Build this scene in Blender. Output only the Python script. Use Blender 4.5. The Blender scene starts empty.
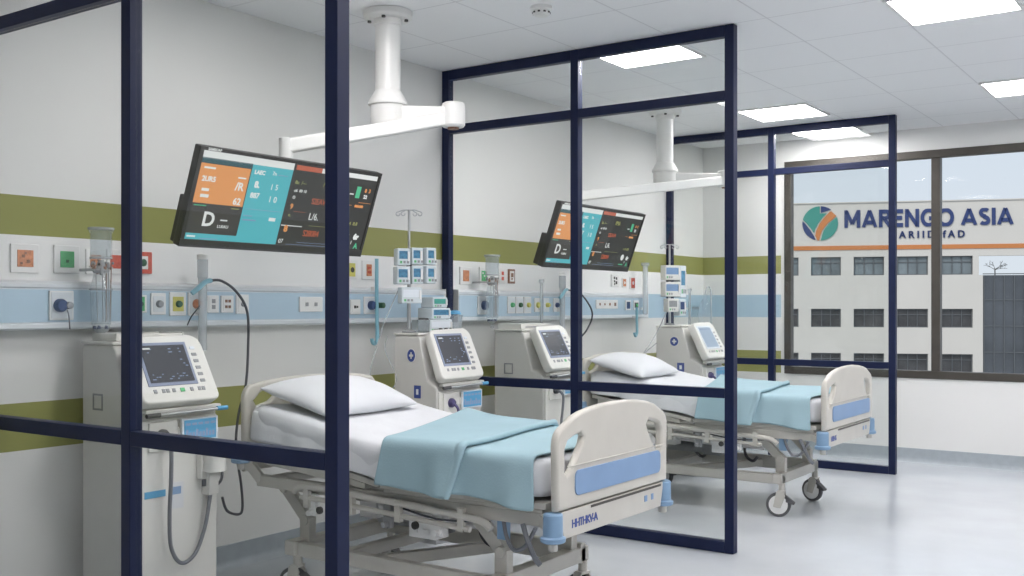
import bpy, math, random
from math import sin, cos, pi, radians as R
from mathutils import Vector, Matrix

# ------------------------------------------------------------------ camera, sky, exposure
sc = bpy.context.scene
col = sc.collection
cam_d = bpy.data.cameras.new('camera')
cam_d.sensor_width = 36.0
cam_d.lens = 1039.62 / 1024 * 36
cam_d.shift_y = 18.57 / 1024
cam_d.clip_end = 400
cam = bpy.data.objects.new('camera', cam_d)
cam.location = (4.14, 0.0, 1.307)
cam.rotation_euler = (R(90), 0, 0.6087)
col.objects.link(cam)
sc.camera = cam

sc.view_settings.view_transform = 'Standard'
sc.view_settings.look = 'None'
sc.view_settings.gamma = 1
sc.view_settings.use_curve_mapping = False
sc.view_settings.exposure = 0.0
sc.cycles.max_bounces = 10
sc.cycles.transparent_max_bounces = 24
sc.cycles.caustics_reflective = False
sc.cycles.caustics_refractive = False
sc.cycles.use_denoising = True

sun_d = bpy.data.lights.new('sun', 'SUN')
sun_d.energy = 1.5
sun_d.color = (1.0, .93, .84)
sun_d.angle = R(12)
sun = bpy.data.objects.new('sun', sun_d)
sun.rotation_euler = (R(52), 0, R(-5))        # high behind the camera: it lights the building, not the room
col.objects.link(sun)

PANEL_POWER = 27.0          # emission of the ceiling light diffusers
SKY = 0.93

world = bpy.data.worlds.new('sky')
sc.world = world
world.use_nodes = True
wn = world.node_tree
wn.nodes.clear()
tc = wn.nodes.new('ShaderNodeTexCoord')
sep = wn.nodes.new('ShaderNodeSeparateXYZ')
ramp = wn.nodes.new('ShaderNodeValToRGB')
ramp.color_ramp.elements[0].position = 0.0
ramp.color_ramp.elements[0].color = (0.80, 0.865, 0.93, 1)
ramp.color_ramp.elements[1].position = 0.35
ramp.color_ramp.elements[1].color = (0.66, 0.78, 0.92, 1)
bg = wn.nodes.new('ShaderNodeBackground')
bg.inputs['Strength'].default_value = SKY
wo = wn.nodes.new('ShaderNodeOutputWorld')
wn.links.new(tc.outputs['Generated'], sep.inputs[0])
wn.links.new(sep.outputs['Z'], ramp.inputs[0])
wn.links.new(ramp.outputs[0], bg.inputs[0])
wn.links.new(bg.outputs[0], wo.inputs[0])

# ------------------------------------------------------------------ materials
def mat(name, rgb, rough=0.5, metal=0.0, noise=0.0, nscale=8.0, bump=0.0, bscale=40.0, coat=0.0, spec=0.5):
    m = bpy.data.materials.new(name)
    m.use_nodes = True
    n, l = m.node_tree.nodes, m.node_tree.links
    b = n['Principled BSDF']
    b.inputs['Roughness'].default_value = rough
    b.inputs['Metallic'].default_value = metal
    b.inputs['Coat Weight'].default_value = coat
    b.inputs['Specular IOR Level'].default_value = spec
    t = n.new('ShaderNodeTexCoord')
    nz = n.new('ShaderNodeTexNoise')
    nz.inputs['Scale'].default_value = nscale
    nz.inputs['Detail'].default_value = 4
    l.new(t.outputs['Object'], nz.inputs['Vector'])
    rp = n.new('ShaderNodeValToRGB')
    k = noise
    rp.color_ramp.elements[0].position = .3
    rp.color_ramp.elements[1].position = .7
    rp.color_ramp.elements[0].color = (*[c * (1 - k) for c in rgb], 1)
    rp.color_ramp.elements[1].color = (*[min(1, c * (1 + k)) for c in rgb], 1)
    l.new(nz.outputs['Fac'], rp.inputs[0])
    l.new(rp.outputs[0], b.inputs['Base Color'])
    if bump:
        n2 = n.new('ShaderNodeTexNoise')
        n2.inputs['Scale'].default_value = bscale
        n2.inputs['Detail'].default_value = 5
        l.new(t.outputs['Object'], n2.inputs['Vector'])
        bp = n.new('ShaderNodeBump')
        bp.inputs['Strength'].default_value = bump
        bp.inputs['Distance'].default_value = .01
        l.new(n2.outputs['Fac'], bp.inputs['Height'])
        l.new(bp.outputs[0], b.inputs['Normal'])
    return m

def emis(name, rgb, s=1.0):
    m = bpy.data.materials.new(name)
    m.use_nodes = True
    n, l = m.node_tree.nodes, m.node_tree.links
    b = n['Principled BSDF']
    b.inputs['Base Color'].default_value = (.02, .02, .02, 1)
    b.inputs['Roughness'].default_value = .35
    b.inputs['Emission Color'].default_value = (*rgb, 1)
    b.inputs['Emission Strength'].default_value = s
    return m

def clear(name, tint=(1, 1, 1), see=0.9, rough=0.02, ior=1.45):
    m = bpy.data.materials.new(name)
    m.use_nodes = True
    n, l = m.node_tree.nodes, m.node_tree.links
    n.clear()
    o = n.new('ShaderNodeOutputMaterial')
    tr = n.new('ShaderNodeBsdfTransparent')
    tr.inputs[0].default_value = (*tint, 1)
    gl = n.new('ShaderNodeBsdfGlossy')
    gl.inputs['Roughness'].default_value = rough
    df = n.new('ShaderNodeBsdfDiffuse')
    df.inputs[0].default_value = (.75, .78, .8, 1)
    m1 = n.new('ShaderNodeMixShader')
    m1.inputs[0].default_value = 1 - see
    l.new(tr.outputs[0], m1.inputs[1])
    l.new(df.outputs[0], m1.inputs[2])
    lw = n.new('ShaderNodeLayerWeight')
    lw.inputs[0].default_value = .5
    pw = n.new('ShaderNodeMath'); pw.operation = 'POWER'; pw.inputs[1].default_value = 4.0
    l.new(lw.outputs['Facing'], pw.inputs[0])
    fr = n.new('ShaderNodeMath'); fr.operation = 'MULTIPLY_ADD'; fr.inputs[1].default_value = (ior - 1) * 1.8; fr.inputs[2].default_value = (ior - 1) * .07
    l.new(pw.outputs[0], fr.inputs[0])
    m2 = n.new('ShaderNodeMixShader')
    l.new(fr.outputs[0], m2.inputs[0])
    l.new(m1.outputs[0], m2.inputs[1])
    l.new(gl.outputs[0], m2.inputs[2])
    l.new(m2.outputs[0], o.inputs[0])
    return m

M = {}
M['navy'] = mat('navy_paint', (.006, .012, .048), .5, noise=.06, spec=.3)
M['glass'] = clear('partition_glass', (.955, .965, .96), 1.0, .0, 1.3)
M['win_glass'] = clear('window_glass', (.98, .985, .99), 1.0, .0, 1.03)
M['bronze'] = mat('bronze_aluminium', (.075, .067, .058), .42, .3, .08)
M['white'] = mat('white_enamel', (.80, .80, .78), .3, noise=.02)
M['whitep'] = mat('white_plastic', (.80, .80, .79), .4, noise=.02)
M['cream'] = mat('cream_plastic', (.555, .535, .485), .38, noise=.03)
M['bedmetal'] = mat('bed_frame_enamel', (.54, .525, .48), .4, noise=.04)
M['machine'] = mat('machine_plastic', (.66, .65, .62), .42, noise=.03)
M['machine_w'] = mat('machine_front_plastic', (.74, .73, .69), .36, noise=.02)
M['greyp'] = mat('grey_plastic', (.30, .31, .32), .5, noise=.05)
M['darkp'] = mat('dark_plastic', (.035, .034, .032), .45, noise=.05)
M['rubber'] = mat('grey_rubber', (.09, .09, .095), .7, noise=.08)
M['blue'] = mat('soft_blue_plastic', (.20, .325, .48), .4, noise=.03)
M['pblue'] = mat('panel_blue_plastic', (.205, .325, .52), .45, noise=.03)
M['railblue'] = mat('rail_blue_panel', (.46, .60, .71), .5, noise=.02)
M['railwhite'] = mat('rail_white_aluminium', (.70, .74, .77), .35, noise=.02)
M['label'] = mat('blue_label', (.10, .36, .60), .4, noise=.03)
M['labelw'] = mat('white_label', (.74, .79, .84), .5)
M['sheet'] = mat('white_cotton', (.68, .695, .72), .9, noise=.02, bump=.5, bscale=7)
M['blanket'] = mat('aqua_blanket', (.325, .47, .525), .95, noise=.035, nscale=5, bump=.12, bscale=160)
M['steel'] = mat('brushed_steel', (.55, .56, .57), .3, .9, .05)
M['clear'] = clear('clear_plastic', (.95, .97, .98), .86, .05)
M['frost'] = clear('frosted_plastic', (.9, .93, .95), .55, .2)
M['rim'] = mat('lavender_screen_rim', (.26, .30, .42), .4)
M['emblem'] = mat('emblem_blue', (.045, .08, .30), .4)
M['pumpbody'] = mat('pale_pump_plastic', (.62, .68, .71), .35, noise=.04)
M['pumpscreen'] = mat('dull_blue_pump_screen', (.07, .22, .36), .3, noise=.25, nscale=70)
M['tealpipe'] = mat('pale_blue_pipe', (.25, .50, .60), .35, noise=.03)
M['cable'] = mat('dark_cable', (.05, .055, .065), .5, noise=.05)
M['hose'] = mat('grey_hose', (.16, .17, .19), .45, noise=.05)
M['purple'] = mat('purple_hose', (.07, .06, .16), .4, noise=.05)
M['orange'] = mat('orange_print', (.62, .25, .12), .5, noise=.25, nscale=60)
M['green'] = mat('green_print', (.10, .45, .18), .5, noise=.08, nscale=60)
M['red'] = mat('red_print', (.60, .10, .06), .5, noise=.2, nscale=60)
M['yellow'] = mat('yellow_plastic', (.62, .58, .14), .5, noise=.08)
M['dgreen'] = mat('dark_green_plastic', (.04, .12, .06), .5, noise=.1)
M['brown'] = mat('brown_print', (.25, .13, .08), .5, noise=.3, nscale=90)
M['plug'] = mat('navy_plug', (.03, .06, .16), .45, noise=.1)
M['diffuser'] = emis('ceiling_light_diffuser', (1.0, .965, .97), PANEL_POWER)
M['s_orange'] = emis('screen_orange', (.80, .33, .10), .9)
M['s_teal'] = emis('screen_teal', (.08, .48, .55), .9)
M['s_dark'] = emis('screen_dark', (.045, .042, .038), .8)
M['s_black'] = emis('screen_black', (.028, .028, .024), .8)
M['s_deep'] = emis('screen_deep_teal', (.02, .09, .11), .9)
M['s_white'] = emis('screen_white', (.82, .84, .83), .9)
M['s_red'] = emis('screen_red', (.60, .13, .06), .8)
M['s_green'] = emis('screen_green', (.10, .60, .32), .8)
M['s_yellow'] = emis('screen_yellow', (.40, .42, .14), .8)
M['s_blue'] = emis('screen_blue_grey', (.014, .018, .032), 1.0)
M['s_pale'] = emis('screen_pale_blue', (.42, .52, .66), .9)
M['s_line'] = emis('screen_light_blue', (.25, .33, .52), .9)
M['facade'] = mat('white_render', (.74, .705, .655), .85, noise=.02, nscale=.6)
M['sign_navy'] = mat('sign_navy', (.035, .06, .19), .5, noise=.03)
M['sign_orange'] = mat('sign_orange', (.66, .24, .075), .5, noise=.03)
M['sign_teal'] = mat('sign_teal', (.06, .33, .27), .5, noise=.03)
M['bglass'] = mat('building_glass', (.22, .26, .28), .12, noise=.3, nscale=.7, spec=.6)
M['bglass_d'] = mat('building_dark_glass', (.075, .075, .078), .2, noise=.4, nscale=.9)
M['curtainglass'] = mat('curtain_wall_glass', (.085, .095, .11), .1, noise=.3, nscale=.5, spec=.6)
M['bframe'] = mat('building_window_frame', (.14, .15, .16), .5, noise=.05)
M['bark'] = mat('bare_bark', (.10, .09, .07), .9, noise=.2)
M['ground'] = mat('outdoor_asphalt', (.28, .28, .27), .9, noise=.1, nscale=.5)
M['led'] = emis('green_lamp', (.2, .7, .3), .6)

# wall paint with painted bands at fixed heights
def wall_mat(name, base, strip, far):
    m = bpy.data.materials.new(name)
    m.use_nodes = True
    n, l = m.node_tree.nodes, m.node_tree.links
    b = n['Principled BSDF']
    b.inputs['Roughness'].default_value = .55
    g = n.new('ShaderNodeNewGeometry')
    s = n.new('ShaderNodeSeparateXYZ')
    l.new(g.outputs['Position'], s.inputs[0])
    def math_(op, a, bb):
        q = n.new('ShaderNodeMath')
        q.operation = op
        for i, v in enumerate((a, bb)):
            if isinstance(v, (int, float)):
                q.inputs[i].default_value = v
            else:
                l.new(v, q.inputs[i])
        return q.outputs[0]
    def band(lo, hi, ax='Z'):
        return math_('MULTIPLY', math_('GREATER_THAN', s.outputs[ax], lo), math_('LESS_THAN', s.outputs[ax], hi))
    def over(c0, fac, rgb):
        q = n.new('ShaderNodeMix')
        q.data_type = 'RGBA'
        l.new(fac, q.inputs[0])
        if isinstance(c0, tuple):
            q.inputs[6].default_value = (*c0, 1)
        else:
            l.new(c0, q.inputs[6])
        q.inputs[7].default_value = (*rgb, 1)
        return q.outputs[2]
    gate = math_('LESS_THAN', s.outputs['X'], .762) if far else None
    G = (lambda f: math_('MULTIPLY', f, gate)) if far else (lambda f: f)
    c = over(base, G(band(1.415, 1.604)), strip)
    c = over(c, G(band(1.604, 1.769)), (.30, .305, .10))
    c = over(c, G(band(.709, .907)), (.30, .305, .10))
    blue = band(1.21, 1.415)
    if not far:
        blue = math_('MULTIPLY', blue, math_('GREATER_THAN', s.outputs['Y'], 7.85))
    c = over(c, G(blue), (.42, .57, .68))
    l.new(c, b.inputs['Base Color'])
    nz = n.new('ShaderNodeTexNoise')
    nz.inputs['Scale'].default_value = 120
    bp = n.new('ShaderNodeBump')
    bp.inputs['Strength'].default_value = .05
    bp.inputs['Distance'].default_value = .005
    l.new(g.outputs['Position'], nz.inputs['Vector'])
    l.new(nz.outputs['Fac'], bp.inputs['Height'])
    l.new(bp.outputs[0], b.inputs['Normal'])
    return m
M['wall_l'] = wall_mat('painted_headwall', (.77, .77, .75), (.84, .84, .83), False)
M['wall_f'] = wall_mat('painted_window_wall', (.77, .77, .755), (.80, .80, .79), True)
M['wall_p'] = mat('plain_wall_paint', (.82, .82, .81), .6, noise=.02)
M['cove'] = mat('grey_vinyl_skirting', (.36, .40, .43), .35, noise=.05, nscale=20)

def ceiling_mat():
    m = bpy.data.materials.new('suspended_ceiling_tiles')
    m.use_nodes = True
    n, l = m.node_tree.nodes, m.node_tree.links
    b = n['Principled BSDF']
    b.inputs['Roughness'].default_value = .8
    g = n.new('ShaderNodeNewGeometry')
    s = n.new('ShaderNodeSeparateXYZ')
    l.new(g.outputs['Position'], s.inputs[0])
    outs = []
    for ax, off in (('X', .995), ('Y', .005)):
        a = n.new('ShaderNodeMath'); a.operation = 'SUBTRACT'; a.inputs[1].default_value = off - 5.73
        l.new(s.outputs[ax], a.inputs[0])
        d = n.new('ShaderNodeMath'); d.operation = 'DIVIDE'; d.inputs[1].default_value = .573
        l.new(a.outputs[0], d.inputs[0])
        f = n.new('ShaderNodeMath'); f.operation = 'FRACT'
        l.new(d.outputs[0], f.inputs[0])
        c = n.new('ShaderNodeMath'); c.operation = 'COMPARE'; c.inputs[1].default_value = 0.0; c.inputs[2].default_value = .016
        l.new(f.outputs[0], c.inputs[0])
        outs.append(c)
    mx = n.new('ShaderNodeMath'); mx.operation = 'MAXIMUM'
    l.new(outs[0].outputs[0], mx.inputs[0]); l.new(outs[1].outputs[0], mx.inputs[1])
    q = n.new('ShaderNodeMix'); q.data_type = 'RGBA'
    q.inputs[6].default_value = (.88, .885, .895, 1)
    q.inputs[7].default_value = (.72, .72, .735, 1)
    l.new(mx.outputs[0], q.inputs[0])
    l.new(q.outputs[2], b.inputs['Base Color'])
    return m
M['ceil'] = ceiling_mat()
M['floor'] = mat('blue_grey_vinyl_floor', (.56, .59, .62), .22, noise=.045, nscale=2.2, coat=.15)

# ------------------------------------------------------------------ mesh helpers
class MB:
    def __init__(s):
        s.v, s.f, s.m = [], [], []
    def add(s, vs, fs, mi=0):
        o = len(s.v)
        s.v += [tuple(v) for v in vs]
        s.f += [tuple(i + o for i in f) for f in fs]
        s.m += [mi] * len(fs)
        return s
    def box(s, x0, x1, y0, y1, z0, z1, mi=0, mt=None):
        vs = [Vector((x, y, z)) for z in (z0, z1) for y in (y0, y1) for x in (x0, x1)]
        if mt is not None:
            vs = [mt @ v for v in vs]
        return s.add(vs, [(0, 2, 3, 1), (4, 5, 7, 6), (0, 1, 5, 4), (2, 6, 7, 3), (0, 4, 6, 2), (1, 3, 7, 5)], mi)
    def beam(s, a, b, w, h, mi=0, up=(0, 0, 1)):
        a, b = Vector(a), Vector(b)
        d = (b - a)
        L = d.length
        d.normalize()
        u = Vector(up)
        sd = d.cross(u)
        if sd.length < 1e-4:
            sd = d.cross(Vector((0, 1, 0)))
        sd.normalize()
        u = sd.cross(d)
        mt = Matrix((( d.x, sd.x, u.x, a.x), (d.y, sd.y, u.y, a.y), (d.z, sd.z, u.z, a.z), (0, 0, 0, 1)))
        return s.box(0, L, -w / 2, w / 2, -h / 2, h / 2, mi, mt)
    def lathe(s, prof, c=(0, 0, 0), axis='Z', n=24, mi=0):
        vs, fs = [], []
        for r, h in prof:
            for i in range(n):
                a = 2 * pi * i / n
                x, y = r * cos(a), r * sin(a)
                p = {'Z': (x, y, h), 'Y': (x, h, -y), 'X': (h, x, y)}[axis]
                vs.append((p[0] + c[0], p[1] + c[1], p[2] + c[2]))
        k = len(prof)
        for j in range(k - 1):
            for i in range(n):
                a, b = j * n + i, j * n + (i + 1) % n
                fs.append((a, b, b + n, a + n))
        fs.append(tuple(range(n))[::-1])
        fs.append(tuple(range((k - 1) * n, k * n)))
        return s.add(vs, fs, mi)
    def cyl(s, a, b, r, n=16, mi=0, r2=None):
        return s.tube([a, b], r, n, mi, smooth=0, r2=r2)
    def tube(s, pts, r, n=10, mi=0, smooth=6, r2=None, closed=False):
        P = [Vector(p) for p in pts]
        if smooth and len(P) > 2:
            Q = []
            for i in range(len(P) - 1):
                p0, p1, p2, p3 = P[max(i - 1, 0)], P[i], P[i + 1], P[min(i + 2, len(P) - 1)]
                for k in range(smooth):
                    t = k / smooth
                    Q.append(.5 * ((2 * p1) + (p2 - p0) * t + (2 * p0 - 5 * p1 + 4 * p2 - p3) * t * t + (3 * p1 - p0 - 3 * p2 + p3) * t ** 3))
            Q.append(P[-1])
            P = Q
        vs, fs = [], []
        up = None
        N = len(P)
        for i, p in enumerate(P):
            d = (P[min(i + 1, N - 1)] - P[max(i - 1, 0)]).normalized()
            if up is None:
                up = Vector((0, 0, 1)) if abs(d.z) < .9 else Vector((1, 0, 0))
            sd = d.cross(up)
            sd.normalize()
            up = sd.cross(d).normalized()
            rr = r if r2 is None else r + (r2 - r) * i / (N - 1)
            for k in range(n):
                a = 2 * pi * k / n
                vs.append(p + sd * rr * cos(a) + up * rr * sin(a))
        for i in range(N - 1):
            for k in range(n):
                a, b = i * n + k, i * n + (k + 1) % n
                fs.append((a, b, b + n, a + n))
        fs.append(tuple(range(n))[::-1])
        fs.append(tuple(range((N - 1) * n, N * n)))
        return s.add(vs, fs, mi)
    def prism(s, prof, x0, x1, mi=0, plane='YZ'):
        n = len(prof)
        def P(h, a, b):
            return {'YZ': (h, a, b), 'XZ': (a, h, b), 'XY': (a, b, h)}[plane]
        vs = [P(x0, *p) for p in prof] + [P(x1, *p) for p in prof]
        fs = [(i, (i + 1) % n, (i + 1) % n + n, i + n) for i in range(n)] + [tuple(range(n))[::-1], tuple(range(n, 2 * n))]
        return s.add(vs, fs, mi)
    def grid(s, rows, mi=0):
        nr, nc = len(rows), len(rows[0])
        return s.add([p for r in rows for p in r],
                     [(i * nc + j, i * nc + j + 1, (i + 1) * nc + j + 1, (i + 1) * nc + j) for i in range(nr - 1) for j in range(nc - 1)], mi)
    def mesh_data(s, me, mi=0, mt=None):
        vs = [(mt @ v.co if mt else v.co) for v in me.vertices]
        return s.add(vs, [tuple(p.vertices) for p in me.polygons], mi)

def props(o, label=None, cat=None, group=None, kind=None):
    if label: o['label'] = label
    if cat: o['category'] = cat
    if group: o['group'] = group
    if kind: o['kind'] = kind
    return o

def obj(name, mb, mats, parent=None, bevel=0.0, smooth=True, sub=0, recalc=True, angle=35, seg=2, label=None):
    me = bpy.data.meshes.new(name)
    me.from_pydata(mb.v, [], mb.f)
    if not isinstance(mats, (list, tuple)):
        mats = [mats]
    for k in mats:
        me.materials.append(M[k] if isinstance(k, str) else k)
    me.polygons.foreach_set('material_index', mb.m)
    if recalc:
        import bmesh
        bm = bmesh.new(); bm.from_mesh(me)
        bmesh.ops.recalc_face_normals(bm, faces=bm.faces)
        bm.to_mesh(me); bm.free()
    if smooth:
        me.polygons.foreach_set('use_smooth', [True] * len(me.polygons))
        if not sub:
            me.set_sharp_from_angle(angle=R(angle))
    me.update()
    o = bpy.data.objects.new(name, me)
    col.objects.link(o)
    if parent is not None:
        o.parent = parent
    if bevel:
        b = o.modifiers.new('bevel', 'BEVEL')
        b.width = bevel; b.segments = seg; b.limit_method = 'ANGLE'; b.angle_limit = R(40)
        b.harden_normals = True
    if sub:
        b = o.modifiers.new('sub', 'SUBSURF')
        b.levels = b.render_levels = sub
    if label: o['label'] = label
    return o

def empty(name, loc, rot=(0, 0, 0), label=None, cat=None, group=None, kind=None):
    o = bpy.data.objects.new(name, None)
    col.objects.link(o)
    o.empty_display_size = .1
    o.location = loc
    o.rotation_euler = rot
    return props(o, label, cat, group, kind)

def copy_tree(o, parent=None):
    c = o.copy(); col.objects.link(c); c.parent = parent
    for ch in list(o.children):
        copy_tree(ch, c)
    return c

def curve_mesh(polys, extrude, bevel=0.0):
    cu = bpy.data.curves.new('outline', 'CURVE')
    cu.dimensions = '2D'; cu.fill_mode = 'BOTH'; cu.extrude = extrude; cu.bevel_depth = bevel; cu.bevel_resolution = 2
    if bevel: cu.offset = -bevel
    for P in polys:
        sp = cu.splines.new('POLY')
        sp.points.add(len(P) - 1)
        for i, p in enumerate(P):
            sp.points[i].co = (p[0], p[1], 0, 1)
        sp.use_cyclic_u = True
    return _conv(cu)

def text_mesh(s, size, extrude=.001, offset=0.0, align='LEFT', space=1.0):
    cu = bpy.data.curves.new('lettering', 'FONT')
    cu.body = s; cu.size = size; cu.extrude = extrude; cu.offset = offset; cu.align_x = align; cu.space_character = space
    cu.resolution_u = 3
    return _conv(cu)

def _conv(cu):
    o = bpy.data.objects.new('tmp', cu)
    col.objects.link(o)
    dg = bpy.context.evaluated_depsgraph_get()
    me = bpy.data.meshes.new_from_object(o.evaluated_get(dg))
    bpy.data.objects.remove(o)
    bpy.data.curves.remove(cu)
    return me

# local axes used by everything that is mounted on a wall: x to the right, z up, the front faces -y
UP = Matrix(((1, 0, 0, 0), (0, 0, -1, 0), (0, 1, 0, 0), (0, 0, 0, 1)))     # curve plane (u,v,w) -> (u,-w,v)
def at(x, y, z): return Matrix.Translation((x, y, z)) @ UP

def arc(cx, cy, r, a0, a1, n=6):
    return [(cx + r * cos(R(a0 + (a1 - a0) * i / n)), cy + r * sin(R(a0 + (a1 - a0) * i / n))) for i in range(n + 1)]
def rrect(x0, x1, y0, y1, r, n=4):
    return arc(x1 - r, y1 - r, r, 0, 90, n) + arc(x0 + r, y1 - r, r, 90, 180, n) + arc(x0 + r, y0 + r, r, 180, 270, n) + arc(x1 - r, y0 + r, r, 270, 360, n)

def holed(mb, u0, u1, z0, z1, holes, place, mi=0):
    us = sorted({u0, u1, *[h[0] for h in holes], *[h[1] for h in holes]})
    zs = sorted({z0, z1, *[h[2] for h in holes], *[h[3] for h in holes]})
    us = [u for u in us if u0 <= u <= u1]; zs = [z for z in zs if z0 <= z <= z1]
    def solid(i, j):
        a, c = (us[i] + us[i + 1]) / 2, (zs[j] + zs[j + 1]) / 2
        return not any(h[0] < a < h[1] and h[2] < c < h[3] for h in holes)
    for j in range(len(zs) - 1):
        i = 0
        while i < len(us) - 1:
            if solid(i, j):
                k = i
                while k + 1 < len(us) - 1 and solid(k + 1, j): k += 1
                place(mb, us[i], us[k + 1], zs[j], zs[j + 1])
                i = k + 1
            else:
                i += 1

# ------------------------------------------------------------------ room
H = 2.8
Y1, Y2, Y3, YW = 2.2326, 5.182, 8.3405, 9.10
XR, YB = 6.6, -2.6
def struct(name, mb, mats, **k):
    o = obj(name, mb, mats, **k)
    o['kind'] = 'structure'
    return o
struct('floor', MB().box(-.15, XR + .15, YB - .15, YW + .2, -.12, 0), 'floor')
struct('ceiling', MB().box(-.15, XR + .15, YB - .15, YW + .2, H, H + .12), 'ceil')
struct('wall_left', MB().box(-.15, 0, YB, YW + .2, 0, H), 'wall_l')
struct('wall_right', MB().box(XR, XR + .15, YB, YW + .2, 0, H), 'wall_p')
struct('wall_rear', MB().box(-.15, XR + .15, YB - .15, YB, 0, H), 'wall_p')
WX0, WX1, WZ0, WZ1 = .795, 5.4, .705, 2.61
mb = MB()
holed(mb, 0, XR, 0, H, [(WX0, WX1, WZ0, WZ1)], lambda m, a, b, c, d: m.box(a, b, YW, YW + .2, c, d))
struct('wall_far', mb, 'wall_f')
def cove(name, pts_fn, a, b):
    m = MB()
    prof = [(0, 0), (.035, 0), (.018, .006), (.008, .018), (.004, .04), (.004, .115), (0, .117)]
    n = len(prof)
    m.add([pts_fn(a, *p) for p in prof] + [pts_fn(b, *p) for p in prof],
          [(i, (i + 1) % n, (i + 1) % n + n, i + n) for i in range(n)] + [tuple(range(n))[::-1], tuple(range(n, 2 * n))])
    struct(name, m, 'cove')
cove('baseboard_left', lambda t, d, z: (d, t, z), YB, YW)
cove('baseboard_far', lambda t, d, z: (t, YW - d, z), 0, XR)
cove('baseboard_right', lambda t, d, z: (XR - d, t, z), YB, YW)

# window in the far wall: bronze frame, mullions, panes
w = empty('window_1', (0, YW, 0), kind='structure')
m = MB()
f0, f1 = -.012, .07
m.box(WX0, WX1, f0, f1, WZ1 - .065, WZ1)
m.box(WX0, WX1, f0, f1, WZ0, WZ0 + .065)
m.box(WX0, WX0 + .06, f0, f1, WZ0 + .065, WZ1 - .065)
m.box(WX1 - .06, WX1, f0, f1, WZ0 + .065, WZ1 - .065)
mull = [2.055, 2.055 + 1.32, 2.055 + 2.64]
for x in mull:
    m.box(x, x + .07, f0, f1, WZ0 + .065, WZ1 - .065)
obj('window_frame', m, 'bronze', w, bevel=.004)
xs = [WX0 + .06] + [v for x in mull for v in (x, x + .07)] + [WX1 - .06]
for i in range(0, len(xs) - 1, 2):
    if xs[i + 1] - xs[i] > .1:
        obj('window_pane', MB().box(xs[i], xs[i + 1], .03, .038, WZ0 + .065, WZ1 - .065), 'win_glass', w, smooth=False)

# ------------------------------------------------------------------ ceiling lights
T = .573
def tile(i, j):      # lower corner of ceiling tile
    return .995 + T * i, .005 + T * j
def make_light():
    t = empty('ceiling_light', (0, 0, H), cat='ceiling light', group='square ceiling lights')
    fr = MB()
    a = T / 2 - .012
    for (x0, x1, y0, y1) in ((-a, a, -a, -a + .018), (-a, a, a - .018, a), (-a, -a + .018, -a + .018, a - .018), (a - .018, a, -a + .018, a - .018)):
        fr.box(x0, x1, y0, y1, -.012, 0)
    obj('light_frame', fr, 'white', t)
    b = a - .018
    obj('diffuser', MB().box(-b, b, -b, b, -.008, -.001), 'diffuser', t, smooth=False)
    return t
L0 = make_light()
lights = [
    (0, 9, 'square ceiling light seen just above the middle glass partition'),
    (0, 13, 'square ceiling light between the middle and the window-side partitions'),
    (0, 14.5, 'square ceiling light close to the window wall, behind the window-side partition'),
    (3, 9, 'large square ceiling light cut by the top edge of the picture'),
    (3, 13, 'square ceiling light over the walkway nearest the window wall'),
    (3, 5, 'square ceiling light over the walkway beside the first bed'),
    (0, 5, 'square ceiling light above the first bed bay'),
    (3, 1, 'square ceiling light over the walkway near the rear wall'),
    (6, 9, 'square ceiling light near the right wall, level with the middle partition'),
    (6, 13, 'square ceiling light near the right wall by the window'),
    (6, 5, 'square ceiling light near the right wall, level with the first bed'),
    (6, 1, 'square ceiling light near the right wall by the rear wall'),
]
for n_, (i, j, lab) in enumerate(lights):
    o = L0 if n_ == 0 else copy_tree(L0)
    x, y = tile(i, j)
    yy = y + T / 2
    o.location = (x + T / 2, min(yy, YW - T / 2), H)
    o['label'] = lab

# smoke detector
t = empty('smoke_detector', (1.30, 4.33, H), label='small white round smoke detector on the ceiling tiles', cat='smoke detector')
obj('detector_base', MB().lathe([(.055, 0), (.055, -.016), (.048, -.02)]), 'white', t)
m = MB().lathe([(.046, -.019), (.044, -.036), (.03, -.048), (.001, -.05)])
obj('sensor_cap', m, 'white', t)
m = MB()
for k in range(10):
    a = 2 * pi * k / 10
    m.box(.038, .0465, -.006, .006, -.036, -.028, mt=Matrix.Rotation(a, 4, 'Z'))
obj('vent_slots', m, 'darkp', t)

# ------------------------------------------------------------------ glass partitions
PW = .052
def partition(y, label, xm, X1=1.968):
    t = empty('glass_partition', (0, y, 0), label=label, cat='partition', group='navy framed glass partitions', kind='thing')
    a, b = -PW / 2, PW / 2
    zt, zm = 2.426, .847
    h = PW / 2
    w0 = PW if y > 3 else .03
    for x, w_ in ((.004, w0), (xm - h, PW), (X1 - PW, PW)):
        obj('post', MB().box(x, x + w_, a, b, .002, H - .002), 'navy', t, bevel=.003)
    cells = [(.004 + w0, xm - h), (xm + h, X1 - PW)]
    g = .0005
    for x0, x1 in cells:
        for z0, z1 in ((.002, .062), (zm - h, zm + h), (zt - h, zt + h), (H - .062, H - .002)):
            obj('rail', MB().box(x0 + g, x1 - g, a, b, z0, z1), 'navy', t, bevel=.003)
        for z0, z1 in ((.062, zm - h), (zm + h, zt - h), (zt + h, H - .062)):
            obj('glass_pane', MB().box(x0 + .002, x1 - .002, -.004, .004, z0 + .002, z1 - .002), 'glass', t, smooth=False)
    return t
partition(Y1, 'navy framed glass partition closest to the camera, in front of the first bed', .955, 1.978)
partition(Y2, 'navy framed glass partition between the two beds', .985)
partition(Y3, 'navy framed glass partition beyond the second bed, nearest the window', .965)

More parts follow.
